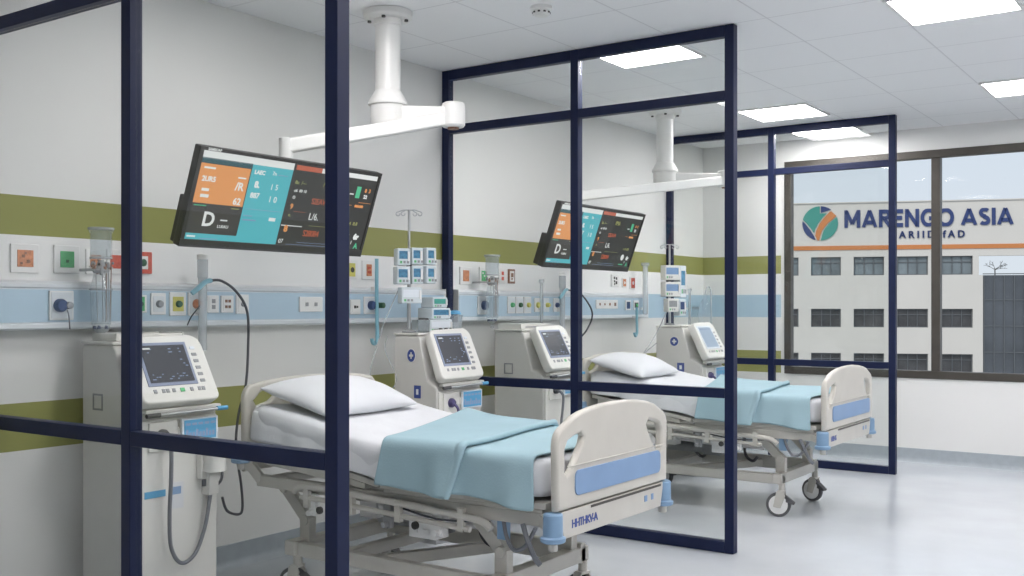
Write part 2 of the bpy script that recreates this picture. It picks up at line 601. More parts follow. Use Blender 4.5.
# ------------------------------------------------------------------ ceiling pendants
def pendant(cx, cy, joint, end, label):
    t = empty('ceiling_pendant', (cx, cy, H), label=label, cat='ceiling pendant', group='white ceiling pendant arms')
    J = Vector(joint) - Vector((cx, cy, H)); E_ = Vector(end) - Vector((cx, cy, H))
    fl = obj('mounting_flange', MB().lathe([(.125, 0), (.125, -.03), (.11, -.042)], n=32), 'white', t, bevel=.004)
    for k in range(4):
        a = k * pi / 2 + .5
        obj('bolt', MB().lathe([(.010, -.042), (.010, -.052)], (.095 * cos(a), .095 * sin(a), 0), n=10), 'darkp', fl)
    obj('column', MB().lathe([(.072, -.042), (.072, -.07), (.064, -.075), (.064, -.40)], n=32), 'white', t)
    obj('collar', MB().lathe([(.064, -.40), (.074, -.415), (.097, -.455), (.100, -.47), (.098, -.475)], n=32), 'white', t)
    obj('swivel_hub', MB().lathe([(.088, -.475), (.088, -.575), (.078, -.592), (.05, -.602), (.002, -.605)], n=32), 'white', t)
    d = Vector((J.x, J.y, 0)); L = d.length; d.normalize()
    z1 = -.52
    up = MB().beam(d * .05 + Vector((0, 0, z1)), d * (L - .02) + Vector((0, 0, J.z)), .09, .082)
    obj('upper_arm', up, 'white', t, bevel=.012)
    obj('elbow_joint', MB().lathe([(.045, .065), (.058, .058), (.06, .045), (.06, -.05), (.052, -.06), (.02, -.062)], J, n=28), 'white', t)
    obj('elbow_cap', MB().lathe([(.03, -.0622), (.028, -.070), (.01, -.072)], J, n=20), 'brown', t, label='brown cap under the elbow')
    d2 = (E_ - J); L2 = d2.length; d2.normalize()
    obj('lower_arm', MB().beam(J + d2 * .045 + Vector((0, 0, -.01)), E_, .06, .07), 'white', t, bevel=.012)
    obj('wrist_joint', MB().lathe([(.034, .04), (.034, -.06), (.026, -.085)], E_, n=24), 'whitep', t, bevel=.003)
    return t
P1 = pendant(.611, 3.963, (.885, 4.15, 2.275), (.40, 3.47, 2.075), 'white ceiling pendant arm holding the monitor over the first bed')
P2 = pendant(.578, 7.143, (.955, 7.405, 2.275), (.37, 6.19, 2.075), 'white ceiling pendant arm holding the monitor over the second bed')

# ------------------------------------------------------------------ monitors
def monitor(cy, label, W, arm_end, small=False):
    Hh = .441
    t = empty('patient_monitor', (.525, cy, 1.772), (R(19.9), 0, R(90)), label, 'monitor', 'wide patient monitors hung from the pendants')
    inv = (Matrix.Translation(t.location) @ t.rotation_euler.to_matrix().to_4x4()).inverted()
    a, b = W / 2, Hh / 2
    obj('housing', MB().box(-a, a, .0, .035, -b, b), 'darkp', t, bevel=.006)
    m = MB().box(-a + .02, a - .18, .036, .085, -b - .0, -b + .21)
    obj('rear_module', m, 'darkp', t, bevel=.006)
    bz = MB()
    e = .016
    eb = .035
    for q in ((-a, a, b - e, b), (-a, a, -b, -b + eb), (-a, -a + .022, -b + eb, b - e), (a - e, a, -b + eb, b - e)):
        bz.box(q[0], q[1], -.008, 0, q[2], q[3])
    obj('bezel', bz, 'darkp', t, bevel=.002)
    # screen: u 0..1 from left to right, v 0..1 from the top down
    x0, x1, z1, z0 = -a + .022, a - e, b - e, -b + eb
    SW, SH = x1 - x0, z1 - z0
    X = lambda u: x0 + u * SW
    Z = lambda v: z1 - v * SH
    names = ['s_black', 's_orange', 's_teal', 's_dark', 's_deep', 's_white', 's_red']
    s = MB()
    s.box(x0, x1, -.002, 0, z0, z1, 0)
    def pan(u0, u1, v0, v1, k, d=.003):
        s.box(X(u0), X(u1), -d, -.002, Z(v1), Z(v0), k)
    pan(0, .475, 0, .085, 5)
    pan(0, .255, .075, .135, 4)
    pan(0, .25, .14, .585, 1)
    pan(0, .25, .59, .93, 3)
    pan(.255, .475, .08, 1, 2)
    pan(0, .255, .93, 1, 2)
    pan(.49, .64, .012, .07, 6)
    pan(.64, .995, .012, .07, 5)
    obj('screen', s, names, t, smooth=False)
    rnames = ['s_white', 's_red', 's_green', 's_yellow', 's_orange', 's_line']
    def tx(st, u, v, cap, k, off=.0, sp=1.0, wd=1.0):
        me = text_mesh(st, cap / .70, .0006, off, space=sp)
        obj('screen_lettering', MB().mesh_data(me, 0, at(X(u), -.0045, Z(v)) @ Matrix.Diagonal((wd, 1, 1, 1))), rnames[k], t, smooth=False, recalc=False)
    rd = MB()
    def bar(u0, u1, v, k, h=.004):
        rd.box(X(u0), X(u1), -.0045, -.0035, Z(v) - h / 2, Z(v) + h / 2, k)
    bar(.02, .075, .185, 0, .008); tx('2UR5', .02, .335, .022, 0, .001); bar(.03, .065, .43, 0, .012); bar(.03, .07, .50, 0, .014)
    bar(.195, .235, .255, 0, .006); tx('/R', .19, .40, .036, 0, .001); tx('62', .195, .565, .030, 0, .001)
    bar(.01, .07, .61, 2, .004); bar(.195, .235, .615, 3, .004)
    tx('D', .065, .835, .062, 0, .002); bar(.155, .19, .76, 0, .006); tx('LU0AU', .145, .85, .014, 0)
    bar(.01, .05, .965, 0, .007); bar(.07, .16, .985, 5, .003)
    tx('LAEC', .27, .185, .018, 0, .001); tx('7n', .365, .175, .018, 0); bar(.395, .45, .165, 5, .003)
    tx('8.', .285, .34, .028, 0, .002); tx('1 5', .37, .345, .026, 0); tx('887', .275, .465, .024, 0, .001); tx('1 0', .375, .495, .028, 0)
    bar(.265, .46, .60, 5, .002); bar(.265, .31, .68, 5, .004); bar(.265, .335, .73, 5, .006); bar(.405, .44, .70, 0, .016)
    tx('8u  /---', .50, .24, .018, 3); tx('o6  00 10', .505, .335, .014, 0); tx('o', .505, .42, .022, 0)
    tx('9', .505, .545, .024, 4, .001); tx('e.', .505, .64, .018, 3); tx('8', .50, .83, .030, 4, .002); tx('07', .485, .975, .020, 0)
    tx('/MA', .665, .235, .032, 3, 0, 1, .9); tx('S2EAV4', .62, .46, .028, 1, 0, .9, .9); tx('L/6.', .625, .66, .034, 0, 0, 1, .9); tx('S28084', .615, .87, .030, 1, 0, .9, .9)
    bar(.48, .60, .755, 0, .004); bar(.64, .80, .735, 3, .0015)
    rd.box(X(.878), X(.905), -.0045, -.0035, Z(.32), Z(.17), 2); tx('8', .932, .235, .018, 4, .001); tx('3', .958, .235, .018, 4, .001); tx('22', .932, .315, .018, 0, .001)
    bar(.84, .865, .275, 0, .006); bar(.845, .87, .42, 4, .002); bar(.91, .99, .375, 4, .002); tx('0001000', .89, .44, .012, 4, .001)
    tx('/ .4  8.8', .865, .68, .018, 3)
    rd.lathe([(.022, -.0045), (.022, -.0035)], (X(.885), 0, Z(.82)), axis='Y', n=16, mi=0); tx('6r', .935, .86, .026, 0, .003)
    tx('I', .925, .93, .018, 0); bar(.86, .915, .955, 2, .007); tx('A', .95, .985, .028, 2, .001)
    def wave(v, u0, u1, k, amp, freq):
        P = []
        n = 90
        for i in range(n + 1):
            u = u0 + (u1 - u0) * i / n
            ph = (i * freq / n) % 1
            P.append((X(u), Z(v) + amp * (1 if .1 < ph < .18 else (-.5 if .18 <= ph < .24 else .15 * sin(ph * 9)))))
        for (xa, za), (xb, zb) in zip(P[:-1], P[1:]):
            rd.add([(xa, -.0045, za - .001), (xb, -.0045, zb - .001), (xb, -.0045, zb + .001), (xa, -.0045, za + .001)], [(0, 1, 2, 3)], k)
    wave(.575, .53, .60, 1, .004, 6)
    wave(.955, .59, .80, 5, .006, 6)
    wave(.985, .53, .80, 5, .003, 9)
    obj('screen_readings', rd, rnames, t, smooth=False, recalc=False)
    nm = MB().mesh_data(text_mesh('SAMSOAP', .016, .0004, .0005), 0, at(-a + .04, -.0085, b - .0135))
    obj('bezel_lettering', nm, 's_white', t, smooth=False, recalc=False)
    # hanging bracket up to the pendant's wrist
    E_ = inv @ Vector(arm_end)
    br = MB().box(-.06, .06, .035, .05, .02, .14)
    x_ = max(-.25, min(.25, E_.x))
    br = MB().box(x_ - .07, x_ + .07, .0355, .052, .04, .18)
    br.beam((x_, .052, .12), (E_.x, E_.y, E_.z - .075), .035, .035)
    obj('hanging_bracket', br, 'whitep', t, bevel=.004)
    return t
monitor(3.368, 'wide tilted monitor with orange and teal panels above the first bed', 1.12, (.40, 3.47, 2.075))
monitor(6.20, 'wide tilted monitor with orange and teal panels above the second bed', 1.155, (.37, 6.19, 2.075))

# ------------------------------------------------------------------ bed head rails on the wall
def head_rail(y0, y1, label):
    t = empty('service_rail', (0, y0, 1.21), label=label, cat='wall rail', group='blue and white service rails')
    L = y1 - y0
    prof = [(.0, 0), (.070, 0), (.078, .008), (.078, .022), (.072, .028), (.072, .172), (.078, .178), (.078, .192), (.055, .205), (0, .205)]
    obj('rail_body', MB().prism(prof, 0, L, plane='XZ'), 'railwhite', t)
    obj('front_panel', MB().box(.0722, .0745, .01, L - .01, .032, .168), 'railblue', t)
    for q in (-.004, L):
        obj('end_cap', MB().box(0, .079, q, q + .004, -.001, .206), 'whitep', t)
    return t
head_rail(.6, 5.10, 'long pale blue service rail on the wall beside the first bed')
head_rail(5.235, 7.83, 'pale blue service rail on the wall behind the second bed')

# wall plates and sockets: (y, z, half width, half height, insert material, insert half size, knob, label)
def plate(name, x, y, z, hw, hh, label, group, ins=None, knob=None, cat='wall outlet', pm='whitep', marks=None):
    t = empty(name, (x, y, z), (0, 0, R(90)), label, cat, group)
    obj('cover_plate', MB().box(-hw, hw, -.010, 0, -hh, hh), pm, t, bevel=.003)
    if ins:
        k, a, b = ins
        obj('insert', MB().box(-a, a, -.0125, -.0100, -b, b), k, t, bevel=.001)
    if marks:
        mm = MB()
        for (mx, mz, r) in marks[1]:
            mm.box(mx - r, mx + r, -.0145, -.0125, mz - r, mz + r)
        obj('socket_marks', mm, marks[0], t)
    if knob:
        k, r, d, ox = knob
        obj('knob', MB().lathe([(r, -.0105), (r, -.010 - d * .6), (r * .8, -.010 - d), (.0005, -.010 - d)], (ox, 0, 0), axis='Y', n=20), k, t)
    return t
G1 = 'framed plates on the wall above the service rail'
plate('wall_plate', 0, 2.388, 1.507, .062, .06, 'white plate with an orange-brown square, first on the wall above the rail', G1, ('orange', .035, .035), marks=('brown', [(-.01, .01, .006), (.012, -.012, .007), (0, .022, .004), (-.018, -.02, .005)]))
plate('wall_plate', 0, 2.577, 1.510, .06, .06, 'white plate with a plain green square beside the clear suction jar', G1, ('green', .032, .035), marks=('dgreen', [(0, -.008, .006)]))
plate('wall_plate', 0, 2.712, 1.505, .045, .055, 'white plate with a rusty red square behind the clear suction jar', G1, ('orange', .026, .03), marks=('brown', [(-.01, .0, .006), (.01, .01, .006)]))
plate('wall_plate', 0, 2.815, 1.508, .045, .055, 'white plate with a plain red square next to the partition post', G1, ('red', .030, .03))
plate('wall_plate', 0, 2.957, 1.509, .048, .05, 'dark red plate with a round green centre beside the partition post', G1, ('white', .024, .03), ('dgreen', .017, .006, 0), pm='red')
plate('wall_plate', 0, 4.335, 1.516, .045, .052, 'white plate with a black and olive ring below the first monitor', G1, ('yellow', .024, .038), ('darkp', .015, .006, 0))
plate('wall_plate', 0, 4.475, 1.518, .055, .055, 'white plate with a red patterned square beside the drip stand pumps', G1, ('orange', .022, .034), marks=('red', [(-.008, .012, .007), (.008, -.012, .007), (.008, .014, .005), (-.008, -.012, .006)]))
plate('wall_plate', 0, 5.02, 1.487, .05, .035, 'small pale plate with dark sockets next to the middle partition', G1, ('greyp', .035, .014), marks=('darkp', [(-.02, .004, .007), (0, -.003, .007), (.02, .003, .007)]))
plate('wall_plate', 0, 5.40, 1.508, .06, .058, 'white plate with a plain orange square beyond the middle partition', G1, ('orange', .032, .036))
plate('wall_plate', 0, 5.60, 1.512, .05, .058, 'white plate with green stripes above the second service rail', G1, ('green', .030, .034), marks=('white', [(-.018, .018, .006), (0, 0, .006), (.018, -.018, .006)]))
plate('wall_plate', 0, 5.81, 1.517, .035, .05, 'small white plate with two red squares above the second rail', G1, None, marks=('red', [(0, .018, .012), (0, -.018, .012)]))
plate('wall_plate', 0, 5.925, 1.517, .04, .05, 'brown plate with a cream centre above the second rail', G1, ('whitep', .026, .036), marks=('brown', [(0, .008, .014), (-.004, -.018, .007)]), pm='brown')
plate('wall_plate', 0, 7.39, 1.517, .06, .05, 'dark patterned plate to the right of the second monitor', G1, ('white', .05, .045), marks=('darkp', [(-.02, .022, .010), (-.02, -.005, .009), (-.018, -.028, .008), (.014, .018, .010), (.012, -.016, .012)]))
plate('wall_plate', 0, 7.545, 1.503, .035, .038, 'small plate with a brown ring right of the second monitor', G1, ('orange', .024, .030), ('whitep', .012, .004, 0))
plate('wall_plate', 0, 7.69, 1.503, .045, .05, 'small plate with a red ring, last one before the second drip stand', G1, ('red', .032, .042), ('whitep', .016, .004, 0))
G2 = 'sockets and gas outlets on the service rails'
RX = .0745
t = plate('wall_socket', RX, 2.506, 1.312, .055, .062, 'white socket holding a round blue plug, below the green square plate', G2, ('railwhite', .048, .055), ('plug', .028, .03, -.012))
obj('plug_button', MB().lathe([(.017, -.011), (.015, -.045), (.001, -.047)], (.018, 0, 0), axis='Y', n=16), 'greyp', t)
obj('plug_cord', MB().tube([(.01, -.035, -.02), (.014, -.04, -.05), (.024, -.03, -.10)], .003), 'hose', t)
plate('wall_socket', RX, 2.888, 1.319, .035, .04, 'bright green gas outlet half behind the partition post', G2, ('green', .022, .032), ('dgreen', .012, .012, 0))
plate('wall_socket', RX, 2.985, 1.319, .04, .05, 'white gas outlet with a grey knob next to the green outlet', G2, ('railwhite', .03, .036), ('greyp', .017, .02, 0))
plate('wall_socket', RX, 3.092, 1.319, .045, .055, 'white gas outlet with a yellow square behind the first console', G2, ('yellow', .030, .034), ('dgreen', .016, .018, 0))
t = plate('wall_socket', RX, 3.195, 1.319, .045, .055, 'white outlet with an orange-red plug and thin cord', G2, ('railwhite', .036, .045))
obj('plug', MB().lathe([(.024, -.013), (.020, -.025), (.006, -.05)], axis='Y', n=14), 'orange', t)
obj('plug_cord', MB().tube([(0, -.045, 0), (-.03, -.06, -.02), (-.06, -.05, -.06), (-.075, -.04, -.10)], .003), 'cable', t)
plate('wall_socket', RX, 3.295, 1.319, .035, .042, 'white socket with grey double slots', G2, ('whitep', .026, .034), marks=('greyp', [(0, .014, .010), (0, -.014, .010)]))
plate('wall_socket', RX, 3.382, 1.319, .038, .042, 'white socket with four brown squares', G2, ('whitep', .028, .034), marks=('brown', [(-.010, .015, .007), (.010, .015, .007), (-.010, -.013, .007), (.010, -.013, .007)]))
plate('wall_socket', RX, 3.477, 1.319, .040, .048, 'white socket with a single dark round inlet behind the black hose', G2, ('whitep', .030, .038), ('greyp', .013, .01, 0))
plate('wall_socket', RX, 3.945, 1.319, .085, .04, 'wide white plate with two small round ports', G2, None, marks=('greyp', [(-.035, 0, .010), (.03, 0, .010)]))
plate('wall_socket', RX, 4.285, 1.305, .04, .042, 'small white socket with dark slots left of the blue plug', G2, ('whitep', .028, .03), marks=('darkp', [(-.008, .0, .008), (.010, .0, .006)]))
t = plate('wall_socket', RX, 4.405, 1.314, .05, .05, 'white outlet with a dark blue plug and a green knob', G2, ('railwhite', .042, .042), ('plug', .026, .03, 0))
obj('green_knob', MB().lathe([(.016, -.011), (.016, -.06), (.001, -.062)], (.058, 0, 0), axis='Y', n=16), 'dgreen', t)
plate('wall_socket', RX, 5.492, 1.315, .06, .06, 'white outlet with a dark blue plug beyond the middle partition', G2, ('railwhite', .05, .052), ('plug', .030, .03, 0))
for y, k, w_ in ((5.815, 'green', 'green'), (5.912, 'dgreen', 'dark green'), (6.012, 'green', 'olive green')):
    plate('wall_socket', RX, y, 1.318, .044, .058, {'green': 'white gas outlet with a green knob', 'dark green': 'white gas outlet with a dark green knob', 'olive green': 'white gas outlet with an olive green knob'}[w_], G2, ('railwhite', .036, .048), (k if w_ != 'olive green' else 'yellow', .017, .02, 0))
plate('wall_socket', RX, 6.136, 1.318, .035, .05, 'pale yellow gas outlet beside the thin clear tube', G2, None, ('yellow', .020, .016, 0))
plate('wall_socket', RX, 6.255, 1.318, .035, .05, 'bright yellow gas outlet right of the thin clear tube', G2, None, ('yellow', .016, .026, 0), pm='railwhite')
plate('wall_socket', RX, 6.385, 1.318, .035, .05, 'gas outlet with a blue-grey knob left of the second hose tube', G2, None, ('plug', .018, .018, 0))
plate('wall_socket', RX, 7.13, 1.325, .17, .035, 'long socket strip with four small dark inlets', G2, None, marks=('brown', [(-.12, 0, .009), (-.045, 0, .008), (.035, 0, .010), (.12, 0, .013)]))
plate('wall_socket', RX, 7.474, 1.318, .045, .04, 'socket with a dark blue square', G2, ('plug', .028, .028))
plate('wall_socket', RX, 7.612, 1.318, .045, .04, 'socket with a dark oval and a green button above the blue hook pipe', G2, ('darkp', .03, .022), ('green', .014, .01, 0))

# ------------------------------------------------------------------ suction jars
def suction_jar(x, y, s, label):
    t = empty('suction_jar', (0, y, 1.21), (0, 0, R(90)), label, 'suction jar', 'clear suction jars on the wall')
    z = -.0
    def ring(prof, n=24): return MB().lathe(prof, (0, -x, 0), n=n)
    obj('wall_bracket', MB().box(-.006, .006, -x + .03, -.001, .250, .262), 'steel', t)
    obj('cylinder_rim', MB().lathe([(.0535, .424), (.0545, .427), (.0545, .431), (.0535, .434)], (0, -x, 0), n=28).lathe([(.0455, .30), (.047, .302), (.047, .306), (.0455, .308)], (0, -x, 0), n=28).lathe([(.0465, .166), (.048, .168), (.048, .172), (.0465, .174)], (0, -x, 0), n=28), 'frost', t)
    obj('upper_cylinder', ring([(.050, .43), (.053, .43), (.050, .415), (.045, .41), (.045, .30), (.042, .30), (.042, .42)]), 'clear', t)
    cn = MB()
    for k in range(9):
        a = k * 2.39
        r = .012 + .032 * ((k * 37) % 10) / 10
        cn.lathe([(.007, -.012), (.008, 0), (.005, .012)], (r * cos(a), -x + r * sin(a), .26 + .018 * sin(k * 1.7)), n=8, mi=k % 2)
    cn.box(-.055, .055, -x - .003, -x + .003, .262, .268, 3)
    for k in range(10):
        cn.lathe([(.003, -.006), (.0065, 0), (.003, .006)], (-.05 + .011 * k, -x - .012, .268 + .016 * sin(k * 2.3)), n=8, mi=(0, 1, 2, 4)[k % 4])
    for k in range(3):
        cn.cyl((.012 + .012 * k, -x - .02, .28), (.02 + .008 * k, -x - .01, .04), .0022, 6, mi=k % 2)
    cn.lathe([(.03, .238), (.036, .25), (.02, .27), (.012, .296)], (0, -x, 0), n=16, mi=2)
    obj('valve_block', cn, ['brown', 'greyp', 'frost', 'steel', 'darkp'], t)
    obj('lower_tube', ring([(.030, .235), (.046, .17), (.044, .165), (.040, .02), (.036, .02), (.034, .16)]), 'clear', t)
    m = MB()
    for k, (a, b) in enumerate(((-.03, -.022), (.0, .004), (.032, .026), (.012, .016))):
        m.cyl((a, -x - .01, .235), (b, -x - .01, .03), .0022, 6, mi=k % 2)
    obj('inner_rods', m, ['steel', 'greyp'], t)
    m = MB()
    m.lathe([(.036, .018), (.034, -.002), (.020, -.012), (.008, -.02), (.008, -.028), (.014, -.034), (.012, -.042), (.003, -.046)], (0, -x, 0), n=18)
    obj('outlet_nozzle', m, 'clear', t)
    m = MB()
    for k in range(5):
        a = k * 1.26
        m.lathe([(.006, -.006), (.007, 0), (.004, .008)], (.026 * cos(a), -x + .026 * sin(a), .008), n=8)
    obj('nozzle_screws', m, 'plug', t)
    return t
suction_jar(.16, 2.640, 1, 'clear suction jar with brown valves hanging by the green square plate')
suction_jar(.16, 5.485, 1, 'clear suction jar hanging just beyond the middle partition')

# clear vertical flow tubes with hose
def hose_tube(y, label, pts, hose_mat, big=True):
    t = empty('flow_tube', (0, y, 1.1), label=label, cat='tube', group='clear tubes clipped to the service rails')
    x = .125
    r = .020
    obj('tube_body', MB().lathe([(r, -.0), (r, .34), (r * 1.25, .345), (r * 1.25, .44), (r * .7, .445)], (x, 0, 0), n=20), 'frost', t)
    obj('clip', MB().box(.079, x - r + .003, -.012, .012, .17, .20), 'whitep', t)
    obj('top_cap', MB().lathe([(r * 1.35, .43), (r * 1.35, .452), (r * .5, .456)], (x, 0, 0), n=18), 'whitep', t)
    h = MB().tube([(x + .03, -.085, .268), (x + .035, -.055, .292), (x + .03, -.01, .322), (x + .02, .03, .33)], .012)
    obj('nozzle_grip', h, 'tealpipe', t)
    obj('hose', MB().tube([(x + .02, .028, .33)] + [(p[0], p[1] - y, p[2] - 1.1) for p in pts], .0065), hose_mat, t)
    return t
hose_tube(3.20, 'clear tube with a black hose looping down to the first bed head',
          [(.15, 3.29, 1.43), (.15, 3.38, 1.38), (.16, 3.44, 1.28), (.16, 3.445, 1.10), (.16, 3.43, .92), (.16, 3.385, .78), (.16, 3.37, .62), (.16, 3.40, .45), (.16, 3.41, .33), (.17, 3.38, .30), (.18, 3.30, .33), (.18, 3.27, .40)], 'cable')
hose_tube(6.40, 'clear tube with a dark hose looping behind the second bed head',
          [(.15, 6.50, 1.42), (.15, 6.62, 1.40), (.15, 6.76, 1.30), (.15, 6.78, 1.22), (.15, 6.70, 1.13), (.15, 6.62, 1.08), (.14, 6.52, 1.0), (.14, 6.50, .8)], 'cable')
def thin_tube(y, z0, z1, label, x=.105, r=.012):
    t = empty('vial_tube', (0, y, z0), label=label, cat='tube', group='thin clear tubes along the service rails')
    obj('tube_body', MB().lathe([(r * .6, 0), (r, .01), (r, z1 - z0 - .03), (r * 1.6, z1 - z0 - .02), (r * 1.6, z1 - z0)], (x, 0, 0), n=16), 'frost', t)
    zz = max(z0 + .02, 1.28)
    obj('clip', MB().box(.079 if y < 7.83 else .0005, x - r + .002, -.008, .008, zz - z0, zz - z0 + .02), 'whitep', t)
thin_tube(6.155, 1.19, 1.50, 'thin clear tube between the two yellow gas outlets')
thin_tube(7.70, 1.24, 1.67, 'tall thin clear tube rising beside the second monitor', r=.022, x=.12)
thin_tube(8.58, 1.10, 1.47, 'thin clear tube on the wall near the room corner', r=.012)
t = empty('drain_bottle', (.13, 8.86, .88), label='clear drain bottle with looped tube near the room corner', cat='bottle')
obj('bottle_body', MB().lathe([(.06, 0), (.065, .01), (.065, .40), (.05, .46), (.018, .50), (.018, .54)], n=24), 'clear', t)
obj('bottle_tube', MB().tube([(0, 0, .54), (.01, .02, .60), (.02, .06, .60), (.02, .085, .54), (.02, .09, .3), (.02, .085, .1)], .008), 'frost', t)
obj('wall_hook', MB().box(-.129, -.06, -.01, .01, .40, .425), 'steel', t)

def hook_pipe(y, z0, z1, label):
    t = empty('hook_pipe', (0, y, z0), label=label, cat='pipe', group='pale blue hook-ended pipes')
    x = .115
    h = z1 - z0
    obj('pipe', MB().tube([(x, .0, h), (x, 0, h * .6), (x, .003, h * .3), (x, .004, .03), (x, -.006, .004), (x, -.022, -.004), (x, -.036, .008), (x, -.04, .025)], .011), 'tealpipe', t)
    obj('pipe_clip', MB().box(.079, x - .006, -.012, .012, h * .62, h * .62 + .02), 'whitep', t)
hook_pipe(4.425, 1.10, 1.58, 'long pale blue hook pipe beside the first monitor end')
hook_pipe(7.56, 1.07, 1.30, 'short pale blue hook pipe under the second rail')

# ------------------------------------------------------------------ dialysis machines
def machine(loc, label, lit=False, labelled=True, emblem=True, tag=True, hose='hose', top='none', depth=1.0):
    t = empty('dialysis_machine', loc, (0, 0, R(90)), label, 'dialysis machine', 'dialysis machines beside the beds')
    t.scale = (1, depth, 1)
    w_ = .200
    cw = .172
    # cabinet: profile in (depth, height); depth grows towards -y
    prof = [(0, .055), (-.375, .055), (-.385, .10), (-.385, .86), (-.30, .90), (-.235, 1.13), (-.22, 1.145), (0, 1.145)]
    cb = obj('cabinet', MB().prism(prof, -w_, w_), 'machine', t, bevel=.012, seg=3)
    obj('plinth', MB().box(-w_ + .02, w_ - .02, -.36, -.02, .0, .06), 'greyp', t)
    obj('top_cover', MB().box(-w_ - .004, w_ + .004, -.225, .004, 1.146, 1.160), 'machine_w', t, bevel=.006)
    # front skin, lighter
    obj('front_panel', MB().box(-w_ + .008, w_ - .008, -.397, -.386, .09, .84), 'machine_w', t, bevel=.005)
    # slanted console
    a = (-.425, .905); b = (-.285, 1.165)
    L = math.hypot(b[0] - a[0], b[1] - a[1]); ang = math.atan2(b[0] - a[0], b[1] - a[1])
    MT = Matrix.Translation((-.018, a[0], a[1])) @ Matrix.Rotation(-ang, 4, 'X')     # local z runs up the slope
    cs = curve_mesh([[(x, z) for x, z in (arc(cw - .055, L - .055, .06, 0, 90) + arc(-cw + .03, L - .04, .04, 90, 180) + arc(-cw + .0, .02, .03, 180, 270, 4) + arc(cw - .02, .02, .03, 270, 360, 4))]], .022, .008)
    con = obj('console', MB().mesh_data(cs, 0, MT @ at(0, -.005, 0)), 'machine_w', t)
    sx0, sx1, sz0, sz1 = -.142, .075, .080, L - .045
    obj('screen_surround', MB().box(sx0 - .014, sx1 + .014, -.0385, -.034, sz0 - .014, sz1 + .014, mt=MT), 'rim' if not lit else 'labelw', con, bevel=.001)
    s = MB().box(sx0, sx1, -.0405, -.0386, sz0, sz1, 0, mt=MT)
    if not lit:
        rnd = random.Random(len(label))
        for k in range(26):
            x = rnd.uniform(sx0 + .01, sx1 - .03); z = rnd.choice([sz0 + .012, sz0 + .022, sz0 + .034, sz1 - .02, sz1 - .035, rnd.uniform(sz0 + .05, sz1 - .03)])
            if sz0 + .045 < z < sz1 - .04: x = rnd.uniform(.03, sx1 - .02)
            s.box(x, x + rnd.uniform(.004, .014), -.0412, -.0405, z, z + .004, 1, mt=MT)
        s.box(sx0 + .01, sx0 + .045, -.0412, -.0405, sz1 - .018, sz1 - .011, 2, mt=MT)
    else:
        for k in range(6):
            s.box(sx0 + .015 + .035 * k, sx0 + .04 + .035 * k, -.0412, -.0405, sz1 - .02, sz1 - .012, 1, mt=MT)
        s.box(sx0 + .015, sx1 - .015, -.0412, -.0405, sz0 + .05, sz0 + .052, 1, mt=MT)
    obj('screen', s, ['s_blue' if not lit else 's_pale', 's_line', 's_white'], con, smooth=False)
    for k in range(6):
        z = sz1 - .012 - k * .031
        obj('console_button', MB().box(.105, .130, -.0375, -.034, z - .010, z + .004, mt=MT), 'greyp' if k else 'labelw', con, bevel=.001)
    for k, x in enumerate((-.14, -.10, -.08, -.05, -.01, .04, .08, .10)):
        obj('console_button', MB().box(x, x + (.016 if k != 4 else .022), -.0375, -.034, .035, .052, mt=MT), 'greyp' if k != 4 else 'green', con, bevel=.001)
    # ledge and mounting bar under the console
    obj('shelf_bar', MB().box(-w_ + .01, w_ - .01, -.43, -.395, .868, .886), 'machine_w', t, bevel=.005)
    m = MB().cyl((-w_ + .01, -.438, .862), (w_ + .01, -.438, .868), .007, 12)
    m.cyl((-w_ + .006, -.438, .862), (-w_ + .07, -.438, .863), .0095, 12, 1)
    m.cyl((w_ - .04, -.438, .868), (w_ + .014, -.438, .868), .0095, 12, 2)
    obj('handle_bar', m, ['steel', 'rubber', 'label'], t)
    if labelled:
        lb = MB().box(-.01, .175, -.424, -.412, .735, .835, 0).box(.0, .165, -.4255, -.424, .743, .828, 1)
        for k in range(9):
            lb.box(.008 + .017 * k, .020 + .017 * k, -.4262, -.4255, .755, .775 + .012 * (k % 3 == 0), 2)
        for k in range(5):
            lb.box(.008 + .032 * k, .032 + .032 * k, -.4262, -.4255, .805, .815, 2)
        obj('blue_label_plate', lb, ['labelw', 'label', 's_line'], t, label='pale blue printed label plate')
        obj('label_holder', MB().box(-.16, -.02, -.41, -.397, .71, .83).box(-.02, .15, -.412, -.397, .76, .80), 'machine_w', t, bevel=.004)
    m = MB().lathe([(.026, -.398), (.026, -.425), (.018, -.440), (.001, -.442)], (-.10, 0, .775), axis='Y', n=20)
    obj('hose_port', m, 'rubber' if hose == 'hose' else 'purple', t)
    if tag:
        obj('paper_tag', MB().box(-.055, .015, -.4005, -.397, .46, .57).box(-.042, .002, -.4012, -.4005, .52, .552, 1), ['sheet', 'pblue'], t)
        obj('blue_strip', MB().box(-.175, -.075, -.401, -.397, .52, .548), 'label', t)
        m = MB().tube([(-.10, -.43, .775), (-.09, -.455, .73), (-.085, -.45, .60), (-.085, -.44, .45), (-.07, -.43, .31), (-.02, -.43, .235), (.05, -.43, .26), (.10, -.43, .36), (.125, -.43, .47), (.13, -.435, .52)], .0085)
        obj('drain_hose', m, 'hose', t)
        m = MB().box(.085, .185, -.43, -.397, .57, .68).lathe([(.052, .60), (.048, .64), (.06, .70)], (.14, -.445, 0), n=20)
        m.box(.11, .16, -.45, -.397, .50, .60)
        obj('bottle_holder', m, 'machine_w', t, bevel=.004)
        m = MB().box(.085, .105, -.435, -.43, .54, .57)
        m.tube([(.16, -.43, .53), (.20, -.42, .56), (.225, -.38, .62), (.225, -.30, .66)], .006)
        obj('side_connector', m, 'cable', t)
    else:
        m = MB().tube([(-.10, -.43, .775), (-.085, -.46, .74), (-.08, -.455, .66), (-.075, -.44, .55), (-.05, -.43, .42)], .0085)
        obj('drain_hose', m, hose, t)
    # left flank square and emblems
    m = MB()
